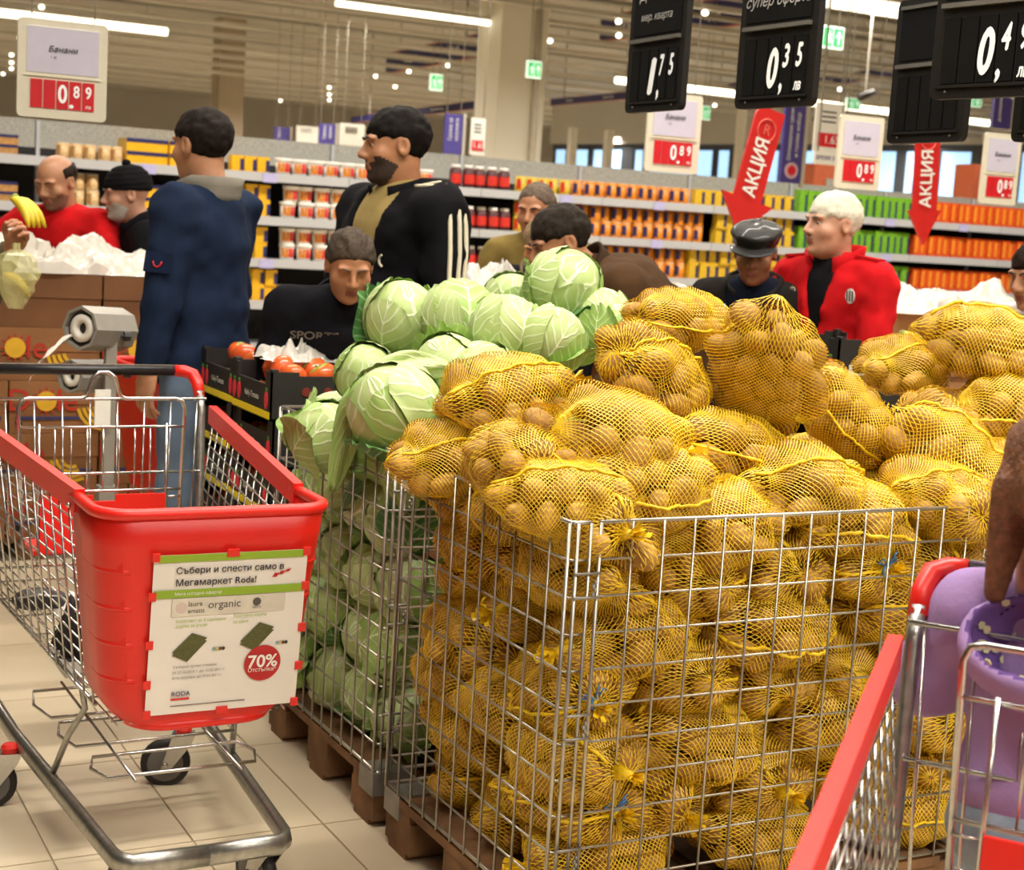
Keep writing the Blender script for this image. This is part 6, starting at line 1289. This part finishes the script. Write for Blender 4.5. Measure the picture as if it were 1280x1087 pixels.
q.grid(PG, closed_u=True); o = q.obj('plastic_bag', film_mat('pale_green_bag', '#dcd89a', .45), None, tuple(p_)); tag(o, 'thin plastic bag with bananas hanging at the left edge', 'plastic bag'); q = MB(); q.smooth = True; banana_fingers(q, 3, .016, .12, .2); q.obj('bananas_inside', M_ban, o, (-.03, 0, .02))
# 11 dark-haired shopper cut off by the right edge
r = person('dark-haired shopper at the right edge behind the potato sacks', 1296, 345, 5.2, 60, lean=25, hpitch=15, skinc='#c08a6a', hair=('#2a1c14', 'full'), top='#d8d0c8', topname='white_coat', collar=('#d8d0c8', .06, .5))
# 12 little girl sitting in the right-hand trolley
M_lil = cloth('lilac_sweatshirt', '#a184b4', .9, .1); M_flo = cloth('floral_lining', '#6a4f8c', .9, .15); M_jean = cloth('faded_jeans', '#8f9cac', .9, .3); M_hairg = mat('brown_girl_hair', '#74482e', .55, var=.4, scale=70, bump=.5, bscale=120)
gp = at_d(1302, 872, 2.28); girl = thing('person', 'little girl in a lilac hooded sweatshirt sitting in the right-hand trolley', 'person', (gp[0], gp[1], gp[2]-.14)); fy = -fwd; fx = np.cross(fy, Z3); girl.rotation_euler = Matrix(np.array([fx, fy, Z3]).T.tolist()).to_euler()
ga, gb = (-.125, -.01, .27), (-.175, .03, .115); gw = (-.1, .17, .15)
def gcoat(p):
    d = ell(p, (0, 0, .15), (.105, .085, .16)); d = smin(d, ell(p, (0, .01, .0), (.12, .1, .1)), .05)
    for s in (-1, 1):
        d = smin(d, rcone(p, (s*.05, -.005, .28), (s*.1, -.005, .262), .05, .052), .03); d = smin(d, rcone(p, (s*.115, -.005, .26), (s*.165, .035, .13), .056, .056), .03); d = smin(d, rcone(p, (s*.165, .035, .13), (s*.13, .17, .16), .056, .042), .025)
    return smax(d+.007*vnoise(p*[14, 14, 20]), -(p[:, 2]+.05), .01)
V, F = nets(gcoat, (-.26, -.16, -.12), (.26, .26, .38), .009); link('hooded_sweatshirt', npmesh('hooded_sweatshirt', V, F, M_lil), girl)
def hoodf(p):
    d = np.abs(ell(p, (0, -.1, .24), (.105, .055, .09)))-.008; d = smax(d, (p[:, 2]-.265)-1.3*(p[:, 1]+.1), .01); return d+.004*vnoise(p*18)
V, F = nets(hoodf, (-.15, -.19, .1), (.15, .02, .36), .007); c = V[F].mean(1); inn = ell(c, (0, -.1, .24), (.105, .055, .09)) < 0
link('hood', npmesh('hood', V, F, [M_lil, M_flo], True, inn.astype(int)), girl)
ii = np.where(inn)[0]; cn = c[ii]
for k in np.random.default_rng(2).choice(len(cn), 46, False):
    n_ = nrm(-(cn[k]-np.array([0, -.1, .24]))/np.array([.105, .055, .09])**2); q = MB(); x_ = nrm(np.cross(n_, [0.1, .2, 1])); q.prism([(math.cos(a)*.0065, math.sin(a)*.0065) for a in np.linspace(0, 6.28, 7)[:-1]], .002, cn[k]+n_*.0025, x_, np.cross(n_, x_)); q.obj('flower_print', mat('flower_cream', '#cfc6a0', .8), girl)
def gbody(p):
    d = face_field((p-[0, .0, .46])/.92, (0, -.02, -.16))*.92
    return d
V, F = nets(gbody, (-.11, -.13, .27), (.11, .15, .6), .0075); Vh, Fh = hand_mesh(1.0, 1); Vs = [V]; Fs = [F]; nv = len(V)
for s in (-1, 1):
    Vh, Fh = HANDS.setdefault((1., s), hand_mesh(1.0, -s)); Vs.append(Vh*.62@basis((-s*.2, 1, .15), (0, 0, -1)).T+np.array([s*.125, .19, .165])); Fs.append(Fh+nv); nv += len(Vh)
link('body', npmesh('body', np.concatenate(Vs), np.concatenate(Fs), skin('#d8a488')), girl)
def ghair(p):
    d = ell(p, (0, -.018, .495), (.086, .105, .095)); d = smax(d, p[:, 1]*.8-(p[:, 2]-.46)*.6-.02, .01); d = smin(d, rcone(p, (0, -.105, .47), (.02, -.135, .33), .045, .035), .03); d = smin(d, rcone(p, (-.06, -.06, .45), (-.075, -.07, .3), .035, .016), .02); return d-.006*vnoise(p*[60, 60, 9])
V, F = nets(ghair, (-.15, -.21, .24), (.15, .13, .62), .0075); link('hair', npmesh('hair', V, F, M_hairg), girl)
def gjean(p):
    d = ell(p, (0, .0, -.06), (.115, .1, .09))
    for s in (-1, 1): d = smin(d, rcone(p, (s*.06, .03, -.09), (s*.09, .2, -.1), .062, .05), .03); d = smin(d, rcone(p, (s*.09, .2, -.1), (s*.09, .23, -.3), .05, .042), .02)
    return d+.006*vnoise(p*18)
V, F = nets(gjean, (-.2, -.16, -.36), (.2, .32, .06), .011); link('jeans', npmesh('jeans', V, F, M_jean), girl)
for s in (-1, 1): q = MB(); q.smooth = True; q.ball((s*.09, .26, -.34), (.035, .075, .035), 12, 8); q.obj('shoe', mat('pink_shoe', '#c88aa0', .6), girl)
